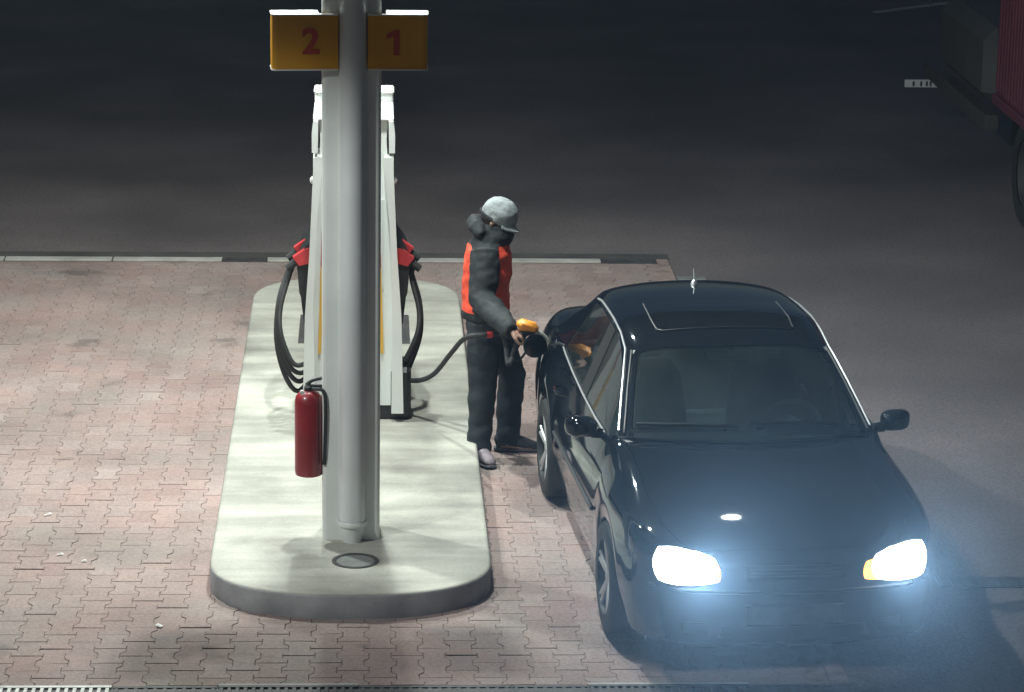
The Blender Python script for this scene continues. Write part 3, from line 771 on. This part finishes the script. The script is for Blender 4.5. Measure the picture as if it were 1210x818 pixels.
            bk = MB(); bk.lathe([(.001, .02*f), (.15, .02*f), (.15, .0), (.001, .0)], (0, 0, 0), 'y', 24, cap=False); bk.build('brake_disc', M_IRON, wh)
            wl = MB(); wl.tube([(0, sy*.45, 0), (0, sy*.80, 0)], .37, n=28, cap=False); wl.lathe([(.37, 0), (.001, 0)], (0, sy*.45, 0), 'y', 28, cap=False)
            # keep only the upper part of the well
            o = wl.build('wheel_well', M_TRIM, root); o.location = (x, 0, .314)
            b = bmesh.new(); b.from_mesh(o.data)
            bmesh.ops.bisect_plane(b, geom=b.verts[:]+b.edges[:]+b.faces[:], plane_co=(0, 0, -.06), plane_no=(0, 0, -1), clear_outer=True)
            b.to_mesh(o.data); b.free()
    fl = MB(); fl.box(-3.3, .7, -.74, .74, .19, .22); fl.build('underbody', M_TRIM, root)
    # cabin
    it = MB(); it.box(-2.75, -.45, -.70, .70, .24, .30); it.box(-.42, -.36, -.70, .70, .30, .86); it.box(-2.85, -2.75, -.62, .62, .30, .92); it.build('cabin_floor', M_INT, root)
    d = MB(); pr_ = [(-.38, .60), (-.42, .90), (-.55, .915), (-.78, .90), (-.86, .84), (-.84, .70), (-.70, .60)]
    d.rings([[(a, y, b) for a, b in pr_] for y in (-.70, -.3, .3, .70)]); db = d.build('dashboard', M_DASH, root, True)
    d = MB(); d.prism([(-.60, .89), (-.72, .95), (-.84, .93), (-.85, .87)], .18, .55, axis='y'); d.build('binnacle', M_DASH, db)
    d = MB()
    d.tube([(0, .185*cos(2*pi*k_/32), .185*sin(2*pi*k_/32)) for k_ in range(33)], .015, n=8, cap=False)
    d.tube([(0, 0, -.02), (0, .12, -.02), (0, .18, -.01)], .016); d.tube([(0, 0, -.02), (0, -.12, -.02), (0, -.18, -.01)], .016); d.tube([(0, 0, -.03), (0, 0, -.18)], .014)
    d.lathe([(.001, .035), (.055, .03), (.078, .0), (.07, -.03)], (0, 0, -.01), 'x', 20, cap=False)
    hb_ = MB(); hb_.lathe([(.001, .05), (.07, .045), (.098, .026), (.085, .022)], (0, 0, -.01), 'x', 22, cap=False)
    o = d.build('steering_wheel', M_DASH, root, True); hb_.build('airbag_cover', M_PLATE, o, True); o.location = (-1.0, .36, .86); o.rotation_euler = (0, radians(24), 0)
    for x, hw in ((-1.45, .25), ):
        for sy in (1, -1):
            s_ = MB(); s_.box(-.26, .26, -hw, hw, -.08, .08, bev=.06); so_ = s_.build('seat', M_INT, root, True); so_.location = (x+.12, sy*.36, .48)
            s_ = MB(); s_.tube([(-.24, 0, .0), (-.29, 0, .25), (-.36, 0, .52), (-.39, 0, .60)], [(.06, hw), (.065, hw), (.06, hw*.85), (.03, hw*.6)], n=14, up=(1, 0, 0)); s_.build('backrest', M_INT, so_, True)
            s_ = MB(); s_.tube([(-.40, 0, .62), (-.41, 0, .70), (-.42, 0, .79)], [(.04, .10), (.05, .13), (.03, .09)], n=12, up=(1, 0, 0)); s_.build('headrest', M_INT, so_, True)
    s_ = MB(); s_.box(-2.55, -2.05, -.64, .64, .36, .56, bev=.06); s_.tube([(-2.5, 0, .5), (-2.6, 0, .78), (-2.66, 0, 1.0)], [(.07, .62), (.07, .6), (.04, .5)], n=14, up=(1, 0, 0)); s_.build('rear_bench', M_INT, root, True)
    rv = MB(); rv.tube([(-1.02, -.13, 1.29), (-1.02, .13, 1.29)], [(.032, .016), (.032, .016)], n=12); rv.tube([(-1.0, 0, 1.31), (-.965, 0, 1.345)], .012); rv.build('rear_view_mirror', M_PLT, root, True)  # pale colour painted in for the mirror's bright reflection
    for sy in (1, -1):
        pt = MB(); pt.tube([(-.56, sy*.645, 1.0), (-.72, sy*.608, 1.125), (-.90, sy*.562, 1.265), (-.99, sy*.535, 1.325)], [(.008, .028)]*4, n=8, up=(1, 0, .9)); pt.build('pillar_trim', M_HEAD, root, True)
    hl = MB(); hl.box(-2.25, -1.02, -.46, .46, 1.352, 1.362); hl.build('headliner', M_HEAD, root)
    # door mirrors
    for sy in (1, -1):
        mm_ = MB(); rs = []
        for t, (x_, a, b) in enumerate([(-.03, .075, .045), (0, .098, .066), (.05, .10, .07), (.095, .082, .055), (.12, .045, .03)]):
            sq = lambda v: math.copysign(abs(v)**.62, v); rs.append([(x_-.03*cos(2*pi*k_/24)*sy, a*sq(cos(2*pi*k_/24)), b*.92*sq(sin(2*pi*k_/24))+.01) for k_ in range(24)])
        mm_.rings(rs); mm_.tube([(.03, -sy*.16, -.045), (.035, -sy*.07, -.03)], [(.03, .018), (.035, .022)], n=10)
        o = mm_.build('door_mirror', M_PAINT, doors['front_door', sy], True); o.location = (-.68, sy*.905, .975); o.scale = (.92, .9, .9)
        gm = MB(); gm.rings([[(-.032, .066*cos(2*pi*k_/20), .038*sin(2*pi*k_/20)+.01) for k_ in range(20)]], cap1=False); gm.build('mirror_glass', M_CHROME, o)
        for nm, x0 in (('front_door', -1.30), ('rear_door', -1.98)):
            h = MB(); zz_ = .83
            a = hit((x0, 2*sy, zz_), (0, -sy, 0))[0]
            h.tube(spline([(x0+.09, a.y-sy*.004, zz_), (x0+.07, a.y+sy*.032, zz_+.002), (x0-.05, a.y+sy*.034, zz_+.004), (x0-.08, a.y-sy*.004, zz_+.004)], 5), [(.013, .012)]*16, n=8); h.build('handle', M_PAINT, doors[nm, sy], True)
        # window surround and rub strip
        sw_ = [(-.60, .955), (-.95, .955), (-1.4, .968), (-1.85, .982), (-2.2, .996), (-2.33, 1.005)]
        strip('belt_trim', sw_, sy, .006, M_CHROME, root, .004)
        strip('rub_strip', [(-.50, .545), (-.9, .545), (-1.3, .545), (-1.7, .545), (-2.05, .545)], sy, .012, M_TRIM, root, .002)
        # gutter trim along the roof side and pillars
        P = []
        for x_, y_ in [(-.48, .715), (-.6, .69), (-.75, .657), (-.9, .625), (-1.05, .593), (-1.25, .588), (-1.5, .588), (-1.8, .584), (-2.05, .575), (-2.25, .568)]:
            r_ = hit((x_, y_*sy, 3), (0, 0, -1))
            if r_: P.append(r_[0]+r_[1]*.003)
        mb = MB(); mb.tube(P, .007, n=6); mb.build('roof_trim', M_CHROME, root, True)
        P = []
        for x_, y_ in [(-.44, .69), (-.6, .655), (-.75, .624), (-.9, .588), (-1.0, .565)]:
            r_ = hit((x_, y_*sy, 3), (0, 0, -1))
            if r_: P.append(r_[0]+r_[1]*.003)
        mb = MB(); mb.tube(P, .008, n=6); mb.build('windscreen_seal', M_TRIM, root, True)
    # front details
    for sy in (1, -1):
        hs = patch('headlight', [(sy*.405, .568), (sy*.72, .555), (sy*.72, .745), (sy*.405, .715)], 'front', M_LAMP if lit else M_CHROME, root, .013, .035, 14, 10, True)
        i_in = .355 if sy > 0 else .388
        patch('indicator', [(sy*i_in, .575), (sy*.50, .575), (sy*.50, .69), (sy*(i_in+.01), .68)], 'front', (M_AMBER if sy > 0 else M_AMB2) if lit else M_DASH, root, .006, .03, 8, 8, True)
        patch('fog_lamp', [(sy*.45, .30), (sy*.58, .30), (sy*.58, .36), (sy*.45, .36)], 'front', M_DASH, root, .004, .02, 4, 3)
    gr = patch('grille', [(-.26, .60), (.26, .60), (.27, .672), (-.27, .672)], 'front', M_TRIM, root, .004, .02, 12, 4)
    for zb in (.615, .633, .651):
        strip('grille_bar', [(-.24, zb), (-.12, zb), (0, zb), (.12, zb), (.24, zb)], 'front', .004, M_TRIM, gr, .008)
    patch('number_plate', [(-.26, .36), (.26, .36), (.26, .46), (-.26, .46)], 'front', M_PDRT, root, .012, .012, 10, 3)
    patch('air_intake', [(-.40, .275), (.40, .275), (.38, .345), (-.38, .345)], 'front', M_TRIM, root, .004, .02, 12, 3)
    strip('bumper_strip', [(-.74, .53), (-.6, .53), (-.4, .53), (-.2, .53), (0, .53), (.2, .53), (.4, .53), (.6, .53), (.74, .53)], 'front', .012, M_TRIM, root, .003)
    for sy in (1, -1): patch('tail_light', [(sy*.50, .74), (sy*.70, .74), (sy*.70, .90), (sy*.50, .90)], 'rear', M_RED, root, .006, .02, 6, 4)
    patch('rear_plate', [(-.26, .70), (.26, .70), (.26, .80), (-.26, .80)], 'rear', M_PLT, root, .008, .012, 8, 3)
    # roof: glass sunroof, aerial
    patch('sunroof', [(-1.12, -.40), (-1.12, .40), (-1.62, .40), (-1.62, -.40)], 'top', mat_sun, root, .003, .012, 10, 8)
    strip('sunroof_seal', [(-1.62, -.40), (-1.3, -.408), (-1.14, -.40), (-1.112, -.37), (-1.105, -.2), (-1.105, 0), (-1.105, .2), (-1.112, .37), (-1.14, .40), (-1.3, .408), (-1.62, .40)], 'top', .005, M_TRIM, root, .004)
    a = hit((-2.12, 0, 3), (0, 0, -1))[0]
    an = MB(); an.lathe([(.026, 0), (.02, .018), (.008, .03)], (a.x, a.y, a.z), n=12); an.tube([(a.x, 0, a.z+.02), (a.x-.04, 0, a.z+.09)], [.006, .003], n=8); an.build('aerial', M_CHROME if lit else M_BLACK, root, True)
    # hood creases and wipers
    for y0, y1, xo in ((.52, -.02, 0), (-.08, -.62, 0)):
        P = []
        for k_ in range(9):
            t = k_/8; y_ = y0+(y1-y0)*t; x_ = -.27-.13*(abs(y_)/.62)**2-.025
            r_ = hit((x_-.02*t, y_, 3), (0, 0, -1))
            if r_: P.append(r_[0]+Vector((0, 0, .014)))
        mb = MB(); mb.tube(P, [(.012, .007)]*len(P), n=6); mb.build('wiper', M_TRIM, root, True)
    # filler flap stands open on the right rear wing
    ff = hit((-2.74, -2, .915), (0, 1, 0))
    fc = MB(); fc.lathe([(.072, 0), (.077, .004), (.077, .010), (.072, .014)], n=28, axis='x'); fl_ = fc.build('filler_flap', M_PAINT, root, True)
    fl_.location = (ff[0].x+.085, ff[0].y-.105, ff[0].z+.02); fl_.rotation_euler = (0, 0, radians(8))
    fc = MB(); fc.tube([(ff[0].x+.085, ff[0].y+.01, ff[0].z), (ff[0].x+.085, ff[0].y-.02, ff[0].z)], [(.03, .008)]*2, n=8); fc.build('flap_hinge', M_TRIM, root)
    fc = MB(); fc.lathe([(.062, .0), (.062, -.004), (.03, -.005), (.028, .02)], (ff[0].x, ff[0].y, ff[0].z), 'y', 24, cap=False); fc.build('filler_neck', M_TRIM, root)
    return ff[0]
mat_sun = mat('sunroof_glass', (.004, .005, .007), .05, coat=.3, spec=.7)
CA = .078; BEAM = 400
car = thing('parked_car', 'dark four-door saloon with blazing headlights, refuelling right of the island', 'car', (2.145, 15.60, .012), -(pi/2)+CA)
filler = build_car(car)
for sy in (1, -1):
    l = bpy.data.lights.new('headlight_beam', 'SPOT'); l.energy = BEAM; l.color = (.58, .78, 1); l.spot_size = radians(42); l.spot_blend = .9; l.shadow_soft_size = .04
    o = bpy.data.objects.new('headlight_beam', l); C.objects.link(o); o.parent = car; o.location = (.93, sy*.52, .655)
    o.rotation_euler = Vector((1, 0, .22)).to_track_quat('-Z', 'Y').to_euler()
car_m = Matrix.Translation((2.145, 15.60, .012)) @ Matrix.Rotation(-(pi/2)+CA, 4, 'Z')
FILL = car_m @ filler

# ---------------------------------------------------------------- person
def fuse(mb, voxel, smooth_it=4, amp=0, fs=9):
    o = mb.build('tmp', M_SKIN)
    r = o.modifiers.new('r', 'REMESH'); r.mode = 'VOXEL'; r.voxel_size = voxel
    s_ = o.modifiers.new('s', 'SMOOTH'); s_.iterations = smooth_it; s_.factor = .5
    me = eval_mesh(o); bpy.data.objects.remove(o)
    if amp:
        for v in me.vertices:
            n_ = noise.noise(Vector((v.co.x*fs, v.co.y*fs, v.co.z*fs*1.8)))+.5*noise.noise(v.co*fs*2.3)
            v.co += v.normal*n_*amp
    for p in me.polygons: p.use_smooth = True
    me.materials.clear(); return me
def put(name, me, mats, parent):
    for q in mats: me.materials.append(q)
    o = bpy.data.objects.new(name, me); C.objects.link(o); o.parent = parent; return o

PL = Vector((.765, 18.93, .012)); PRZ = radians(-12)
person = thing('person', 'person in grey cap and orange-backed dark jacket holding nozzle at the car', 'person', PL, PRZ)
pinv = (Matrix.Translation(PL) @ Matrix.Rotation(PRZ, 4, 'Z')).inverted()
# grip point of the nozzle in the person's frame
GRIP_W = FILL+Vector((-.175, -.03, .055))
G = pinv @ GRIP_W
sh_r = Vector((.02, -.185, 1.42)); sh_l = Vector((.03, .185, 1.42))
wr_r = G+Vector((-.075, -.005, .045)); el_r = Vector((.02, -.30, 1.12))
el_l = Vector((-.04, .26, 1.13)); wr_l = Vector((.05, .17, .95))
hip_r, hip_l = Vector((-.0, -.09, .92)), Vector((0, .09, .92))
an_r, an_l = Vector((-.015, -.15, .09)), Vector((.13, .13, .09))
kn_r, kn_l = Vector((.005, -.14, .50)), Vector((.15, .125, .52))
bd = MB(); X = (1, 0, 0)
# torso, legs, arms
bd.tube([(0, 0, .88), (0, 0, .98), (0, 0, 1.12), (.02, 0, 1.28), (.03, 0, 1.40), (.045, 0, 1.47)], [(.10, .15), (.105, .16), (.10, .145), (.115, .17), (.10, .17), (.06, .09)], 16, up=X)
bd.tube([(.04, 0, 1.44), (.075, 0, 1.52), (.10, 0, 1.58)], [(.062, .058), (.058, .056), (.06, .06)], 12, up=X)
hd = Vector((.075, 0, 1.60)); tilt = radians(30)
fwd = Vector((cos(tilt), 0, -sin(tilt))); upv = Vector((sin(tilt), 0, cos(tilt)))
def H(f, s_, u): return hd+fwd*f+Vector((0, s_, 0))+upv*u
bd.tube([H(.0, 0, -.105), H(.005, 0, -.07), H(.0, 0, -.02), H(-.008, 0, .04), H(-.012, 0, .085), H(-.012, 0, .112)], [(.052, .045), (.085, .062), (.098, .072), (.10, .077), (.075, .06), (.03, .025)], 16, up=fwd)
bd.tube([H(.09, 0, .0), H(.108, 0, -.025), H(.11, 0, -.035)], [.012, .017, .012], 8)      # nose
bd.tube([H(.07, -.02, -.068), H(.083, 0, -.066), H(.07, .02, -.068)], .011, 8)            # mouth
for sy in (1, -1): bd.tube([H(-.01, sy*.068, -.03), H(-.018, sy*.080, -.04), H(-.012, sy*.070, -.065)], [(.012, .016), (.016, .022), (.010, .012)], 8)
for a, b, c_, t in ((hip_r, kn_r, an_r, 0), (hip_l, kn_l, an_l, 0)):
    bd.tube([a, a.lerp(b, .5), b, b.lerp(c_, .4), c_, c_-Vector((0, 0, .05))], [.085, .075, .055, .055, .038, .04], 12, up=X)
fr_, fl2 = Vector((.55, -.80, 0)).normalized(), Vector((.97, .1, 0)).normalized()
for an, fd in ((an_r, fr_), (an_l, fl2)):
    bd.tube([an-fd*.05+Vector((0, 0, -.05)), an+fd*.06+Vector((0, 0, -.055)), an+fd*.15+Vector((0, 0, -.065)), an+fd*.19+Vector((0, 0, -.07))], [(.032, .035), (.03, .042), (.02, .042), (.012, .03)], 10)
for s_, e, w in ((sh_r, el_r, wr_r), (sh_l, el_l, wr_l)):
    bd.tube([s_, s_.lerp(e, .5), e, e.lerp(w, .5), w], [.055, .048, .042, .036, .027], 10, up=X)
# right hand closes round the grip; left hand relaxed
def hand(w, d, palm_n, side, curl):
    d = d.normalized(); pn = (palm_n-d*palm_n.dot(d)).normalized(); s_ = d.cross(pn)*side
    bd.tube([w, w+d*.04, w+d*.085], [(.020, .028), (.017, .040), (.014, .041)], 10, up=pn)
    for k_, (o_, L_) in enumerate(((-.030, .070), (-.010, .080), (.010, .076), (.029, .060))):
        p = w+d*.083+s_*o_; q = [p]
        ang = 0
        for seg in (.42, .33, .25):
            ang += curl*(1+.08*k_); p = p+(d*cos(ang)+pn*sin(ang))*L_*seg; q.append(p)
        bd.tube(q, [.0095, .009, .0085, .0065], 8)
    b = w+d*.025-s_*.032; bd.tube([b, b+d*.03-s_*.022+pn*.012, b+d*.055-s_*.024+pn*.03, b+d*.075-s_*.014+pn*.042], [.013, .0115, .010, .007], 8)
hand(wr_r, (G-wr_r)+Vector((.05, 0, .0)), Vector((.15, .35, -1)), 1, .75)
hand(wr_l, Vector((.35, 0, -1)), Vector((.3, -1, 0)), -1, .35)
put('body', fuse(bd, .0065, 2), [M_SKIN], person)
# eyes
for sy in (1, -1):
    e = MB(); e.lathe([(.001, -.011), (.008, -.007), (.011, 0), (.008, .007), (.001, .011)], H(.084, sy*.03, .008), n=10, cap=False); e.build('eye', M_PLT, person, True)
hr = MB(); hr.tube([H(-.02, 0, -.06), H(-.025, 0, -.01), H(-.02, 0, .03)], [(.085, .072), (.094, .081), (.09, .082)], 16, up=fwd); 
hro = put('hair', fuse(hr, .01, 2), [M_HAIR], person)
# cap
cp = MB(); rs = []
for u, a, b in ((-.03, .110, .094), (.0, .118, .099), (.03, .119, .100), (.06, .113, .096), (.09, .096, .083), (.112, .070, .062), (.126, .038, .034), (.131, .012, .011)):
    rs.append([tuple(H(a*cos(2*pi*k_/28)-.006, b*sin(2*pi*k_/28), u)) for k_ in range(28)])
cp.rings(rs); 
me = fuse(cp, .006, 2, .007, 13); cap = put('cap', me, [M_CAP], person)
st = MB(); st.tube([H(-.128*cos(a), .106*sin(a), -.008-.01*cos(a)) for a in [radians(-75+10*q) for q in range(16)]], [(.006, .011)]*16, n=6, up=upv); st.build('strap', M_JACK, cap, True)
br = MB(); top, bot = [], []
for i_ in range(7):
    t = i_/6
    for j_ in range(11):
        a = -1.15+2.3*j_/10; rr_ = .108+.058*t*cos(a*.75)
        p = H(rr_*cos(a)-.006, (.089+.01*t)*sin(a)*1.02, .004-.02*t-.02*(sin(a)**2)*t)
        top.append(p+upv*.004); bot.append(p-upv*.004)
fs = []
for i_ in range(6):
    for j_ in range(10):
        a = i_*11+j_; fs += [(a, a+1, a+12, a+11), (77+a+11, 77+a+12, 77+a+1, 77+a)]
for j_ in range(10): fs += [(66+j_, 66+j_+1, 77+66+j_+1, 77+66+j_), (j_+1, j_, 77+j_, 77+j_+1)]
for i_ in range(6): fs += [(i_*11+11, i_*11, 77+i_*11, 77+i_*11+11), (i_*11+10, i_*11+21, 77+i_*11+21, 77+i_*11+10)]
br.add(top+bot, fs); br.build('brim', M_CAP, cap, True)
bt = MB(); bt.lathe([(.001, .012), (.008, .01), (.011, 0)], (0, 0, 0), n=10); bo = bt.build('button', M_CAP, cap, True); bo.location = H(-.006, 0, .122); bo.rotation_euler = (0, tilt, 0)
# trousers
tr = MB()
tr.tube([(-.0, 0, 1.0), (0, 0, .93), (0, 0, .86), (0, 0, .80)], [(.135, .17), (.14, .185), (.13, .18), (.09, .14)], 18, up=X)
for a, b, c_ in ((hip_r, kn_r, an_r), (hip_l, kn_l, an_l)):
    tr.tube([a, a.lerp(b, .35), a.lerp(b, .75), b, b.lerp(c_, .4), b.lerp(c_, .85), c_+Vector((0, 0, .01)), c_-Vector((0, 0, .04))], [(.11, .10), (.115, .105), (.10, .094), (.094, .088), (.088, .082), (.078, .074), (.086, .080), (.08, .074)], 16, up=X)
put('trousers', fuse(tr, .012, 4, .011, 8), [M_TROU], person)
# jacket
jk = MB()
jk.tube([(-.005, 0, .93), (-.005, 0, .99), (-.01, 0, 1.10), (0, 0, 1.25), (.005, 0, 1.38), (.02, 0, 1.46), (.04, 0, 1.51)], [(.150, .19), (.158, .2), (.155, .195), (.16, .205), (.145, .20), (.105, .13), (.082, .088)], 20, up=X)
ARM = []
for s_, e, w in ((sh_r, el_r, wr_r), (sh_l, el_l, wr_l)):
    ARM.append((s_, e, w))
    jk.tube([s_+Vector((-.01, 0, .0)), s_.lerp(e, .3), s_.lerp(e, .7), e, e.lerp(w, .3), e.lerp(w, .7), e.lerp(w, .96), e.lerp(w, 1.06)], [(.092, .085), (.100, .09), (.098, .09), (.092, .086), (.086, .080), (.076, .07), (.058, .056), (.048, .048)], 14, up=X)
# hood bunched behind the neck, raised collar
jk.tube([(-.01, -.11, 1.50), (-.07, -.07, 1.545), (-.09, 0, 1.56), (-.07, .07, 1.545), (-.01, .11, 1.50)], [.035, .05, .055, .05, .035], 12)
jk.tube([(.065+.088*cos(2*pi*q/16), .084*sin(2*pi*q/16), 1.50-.012*cos(2*pi*q/16)) for q in range(17)], [(.062, .022)]*17, 10)
jm = fuse(jk, .012, 4, .010, 10)
jo = put('jacket', jm, [M_JACK, M_JORN], person)
def seg_d(p, a, b):
    t = max(0, min(1, (p-a).dot(b-a)/(b-a).length_squared)); return (p-a.lerp(b, t)).length
for p in jm.polygons:
    c_ = p.center
    arm = min(min(seg_d(c_, s_, e), seg_d(c_, e, w)) for s_, e, w in ARM)
    wav = .012*sin(c_.z*23)
    if 1.0+wav < c_.z < 1.425-.5*max(0, abs(c_.y)-.10) and arm > .098 and abs(c_.y) < .185: p.material_index = 1
# shoes
for an, fd, m_ in ((an_r, fr_, M_SHOE), (an_l, fl2, M_SHOED)):
    sd = Vector((-fd.y, fd.x, 0)); up_ = Vector((0, 0, 1)); sh = MB()
    def F(f, z): return Vector((an.x, an.y, 0))+fd*f+up_*z
    sh.tube([F(-.085, .055), F(-.07, .06), F(0, .068), F(.07, .058), F(.14, .044), F(.185, .036), F(.205, .03)], [(.028, .028), (.048, .038), (.06, .042), (.048, .048), (.034, .05), (.026, .042), (.010, .02)], 16, up=up_)
    sh.tube([F(-.02, .06), F(-.025, .105)], [(.05, .045), (.048, .045)], 14, up=fd)
    so_ = put('shoe', fuse(sh, .007, 3), [m_], person)
    sl_ = MB(); sl_.tube([F(-.092, .012), F(-.07, .012), F(0, .012), (F(.07, .012)), F(.14, .012), F(.19, .014), F(.212, .017)], [(.0115, .025), (.0118, .040), (.0118, .042), (.0118, .049), (.0118, .052), (.011, .043), (.008, .02)], 14, up=up_); sl_.build('sole', M_SOLE, so_, True)

# nozzle in the hand, its hose running back to the pump
dirw = (FILL+Vector((.06, 0, -.02)))-GRIP_W; yaw = math.atan2(dirw.y, dirw.x)
nz = nozzle('fuel_nozzle', 'orange-covered fuel nozzle in the person\'s hand at the car\'s open filler', GRIP_W+Vector((-.01, 0, -.01)), (0, radians(18), yaw), (M_BLACK, M_ORN), None, True)
GW = nz.matrix_basis @ Vector((-.01, 0, -.13))
fh = MB()
loc = lambda x, y, z: Vector((x-DX, y-DY, z-.15))
pth = spline([loc(.16, 19.40, .44), loc(.24, 19.32, .42), loc(.33, 19.24, .43), loc(.43, 19.08, .52), loc(.54, 18.88, .72), loc(.62, 18.70, .86), loc(.74, 18.63, .90), loc(.86, 18.66, .885), loc(GW.x-.03, GW.y-.05, GW.z-.02), loc(GW.x, GW.y, GW.z)], 10)
fh.tube(pth, .0165, n=10); h_ = fh.build('hose', M_RUB, pump, True)
fh = MB(); k_ = spline([loc(.755, 18.632, .90), loc(.79, 18.64, .898)], 3); fh.tube(k_, .021, n=12); fh.build('hose_coupling', M_RED, h_, True)

# ---------------------------------------------------------------- trailer at the far right
TX = 5.73
tl = thing('cargo_trailer', 'dark red corrugated trailer standing in the dark at far right', 'trailer', (TX, 22.0, 0))
b = MB(); b.box(.02, 2.45, .02, 4.98, 1.05, 3.6); tb = b.build('box_body', M_TRED, tl)
for k_ in range(40):
    p = MB(); y = .03+k_*.124; p.box(-.006, .02, y, y+.075, 1.10, 3.58, bev=.008); p.build('rib', M_TRED, tl)
b = MB(); b.box(-.02, .05, .0, 5.0, .98, 1.07, bev=.008); b.build('side_rail', M_TRED, tl)
b = MB(); b.box(.35, .50, -.2, 6.5, .78, .97); b.box(1.9, 2.05, -.2, 6.5, .78, .97); b.box(.35, 2.05, 5.2, 5.35, .78, .97); b.build('chassis', M_IRON, tl)
b = MB(); b.tube([(.45, 6.4, .85), (.9, 8.6, .6)], .06); b.tube([(1.95, 6.4, .85), (1.0, 8.6, .6)], .06); b.build('drawbar', M_IRON, tl)
b = MB(); b.box(-.05, 1.6, 5.25, 7.6, .90, 1.62, bev=.12); b.build('tool_locker', M_LOCK, tl)
b = MB(); b.box(-.07, .05, 5.02, 8.2, .72, .86); b.build('frame_rail', M_IRON, tl)
mbk = MB(); mbk.box(-.12, .28, 8.92, 8.96, .46, .54, bev=.004); mo_ = mbk.build('marker_bar', M_PLT, tl)
for x in (-.04, .04, .10, .14, .20):
    q = MB(); q.box(x, x+.02, 8.9165, 8.9195, .475, .525); q.build('dark_mark', M_BLACK, mo_)
for y in (2.9, 4.1):
    w = MB(); w.lathe([(.30, -.15), (.44, -.16), (.49, -.13), (.5, 0), (.49, .13), (.44, .16), (.30, .15), (.27, .0)], (0, 0, 0), 'x', 36, cap=False)
    wo = w.build('wheel', M_RUB, tl, True, 50); wo.location = (.26, y, .5)
    r = MB(); r.lathe([(.30, -.14), (.28, -.12), (.24, -.02), (.13, -.04), (.11, -.12), (.001, -.12)], (0, 0, 0), 'x', 30, cap=False); r.build('rim', M_DRIM, wo, True)
    gmd = MB(); gmd.tube([(.26, y+.60*cos(a), .5+.60*sin(a)) for a in [radians(15+10*q) for q in range(16)]], [(.012, .17)]*16, n=8, up=(0, 0, 1)); gmd.build('mudguard', M_BLACK, tl, True)

# ---------------------------------------------------------------- litter
def scrap(x, y, rz, lab, l_=.035, w_=.02):
    l_ *= .7; w_ *= .7
    s_ = MB(); s_.add([(-l_, -w_, .014), (l_, -w_*.7, .015), (l_*.8, w_, .020), (-l_*.7, w_*1.1, .015), (0, 0, .024)], [(0, 1, 4), (1, 2, 4), (2, 3, 4), (3, 0, 4), (3, 2, 1, 0)])
    o = s_.build('paper_scrap', M_PAPER); o.location = (x, y, 0); o.rotation_euler.z = rz; tag(o, lab, 'litter', 'litter on the paving')
scrap(-1.145, 15.62, .9, 'bright white scrap on the near left paving, closest to the island kerb', .02, .03)
scrap(-1.66, 16.73, .2, 'tiny white scrap in the middle of the left paving, right one of two', .022, .012)
scrap(-1.81, 16.85, .1, 'tiny white scrap in the middle of the left paving, left one of two', .03, .012)
scrap(-1.96, 17.62, .6, 'thin pale scrap on the left paving, farthest from the camera', .04, .01)

# ---------------------------------------------------------------- canopy overhead (above the frame)
cn = MB(); cn.box(-5.5, 5.5, 13.2, 26.5, 5.40, 5.9); 
M_CAN = mat('canopy_sheet', (.22, .23, .23), .5, var=.05, scale=1)
tag(cn.build('canopy', M_CAN), kind='structure')

# ---------------------------------------------------------------- scattering volume added to imitate lens bloom and veil
hz = MB(); hz.box(-301, 301, -61, 421, -1.0, 6.6)
me = bpy.data.meshes.new('bloom_haze'); me.from_pydata(hz.v, [], hz.f); ho = bpy.data.objects.new('bloom_haze', me); C.objects.link(ho)
MH = bpy.data.materials.new('bloom_scatter'); MH.use_nodes = True; n = MH.node_tree
for x in list(n.nodes):
    if x.type != 'OUTPUT_MATERIAL': n.nodes.remove(x)
pvn = n.nodes.new('ShaderNodeVolumePrincipled'); pvn.inputs['Density'].default_value = .0028; pvn.inputs['Color'].default_value = (.62, .83, 1, 1); pvn.inputs['Anisotropy'].default_value = .9
n.links.new(pvn.outputs[0], [x for x in n.nodes if x.type == 'OUTPUT_MATERIAL'][0].inputs['Volume'])
me.materials.append(MH); tag(ho, kind='stuff')
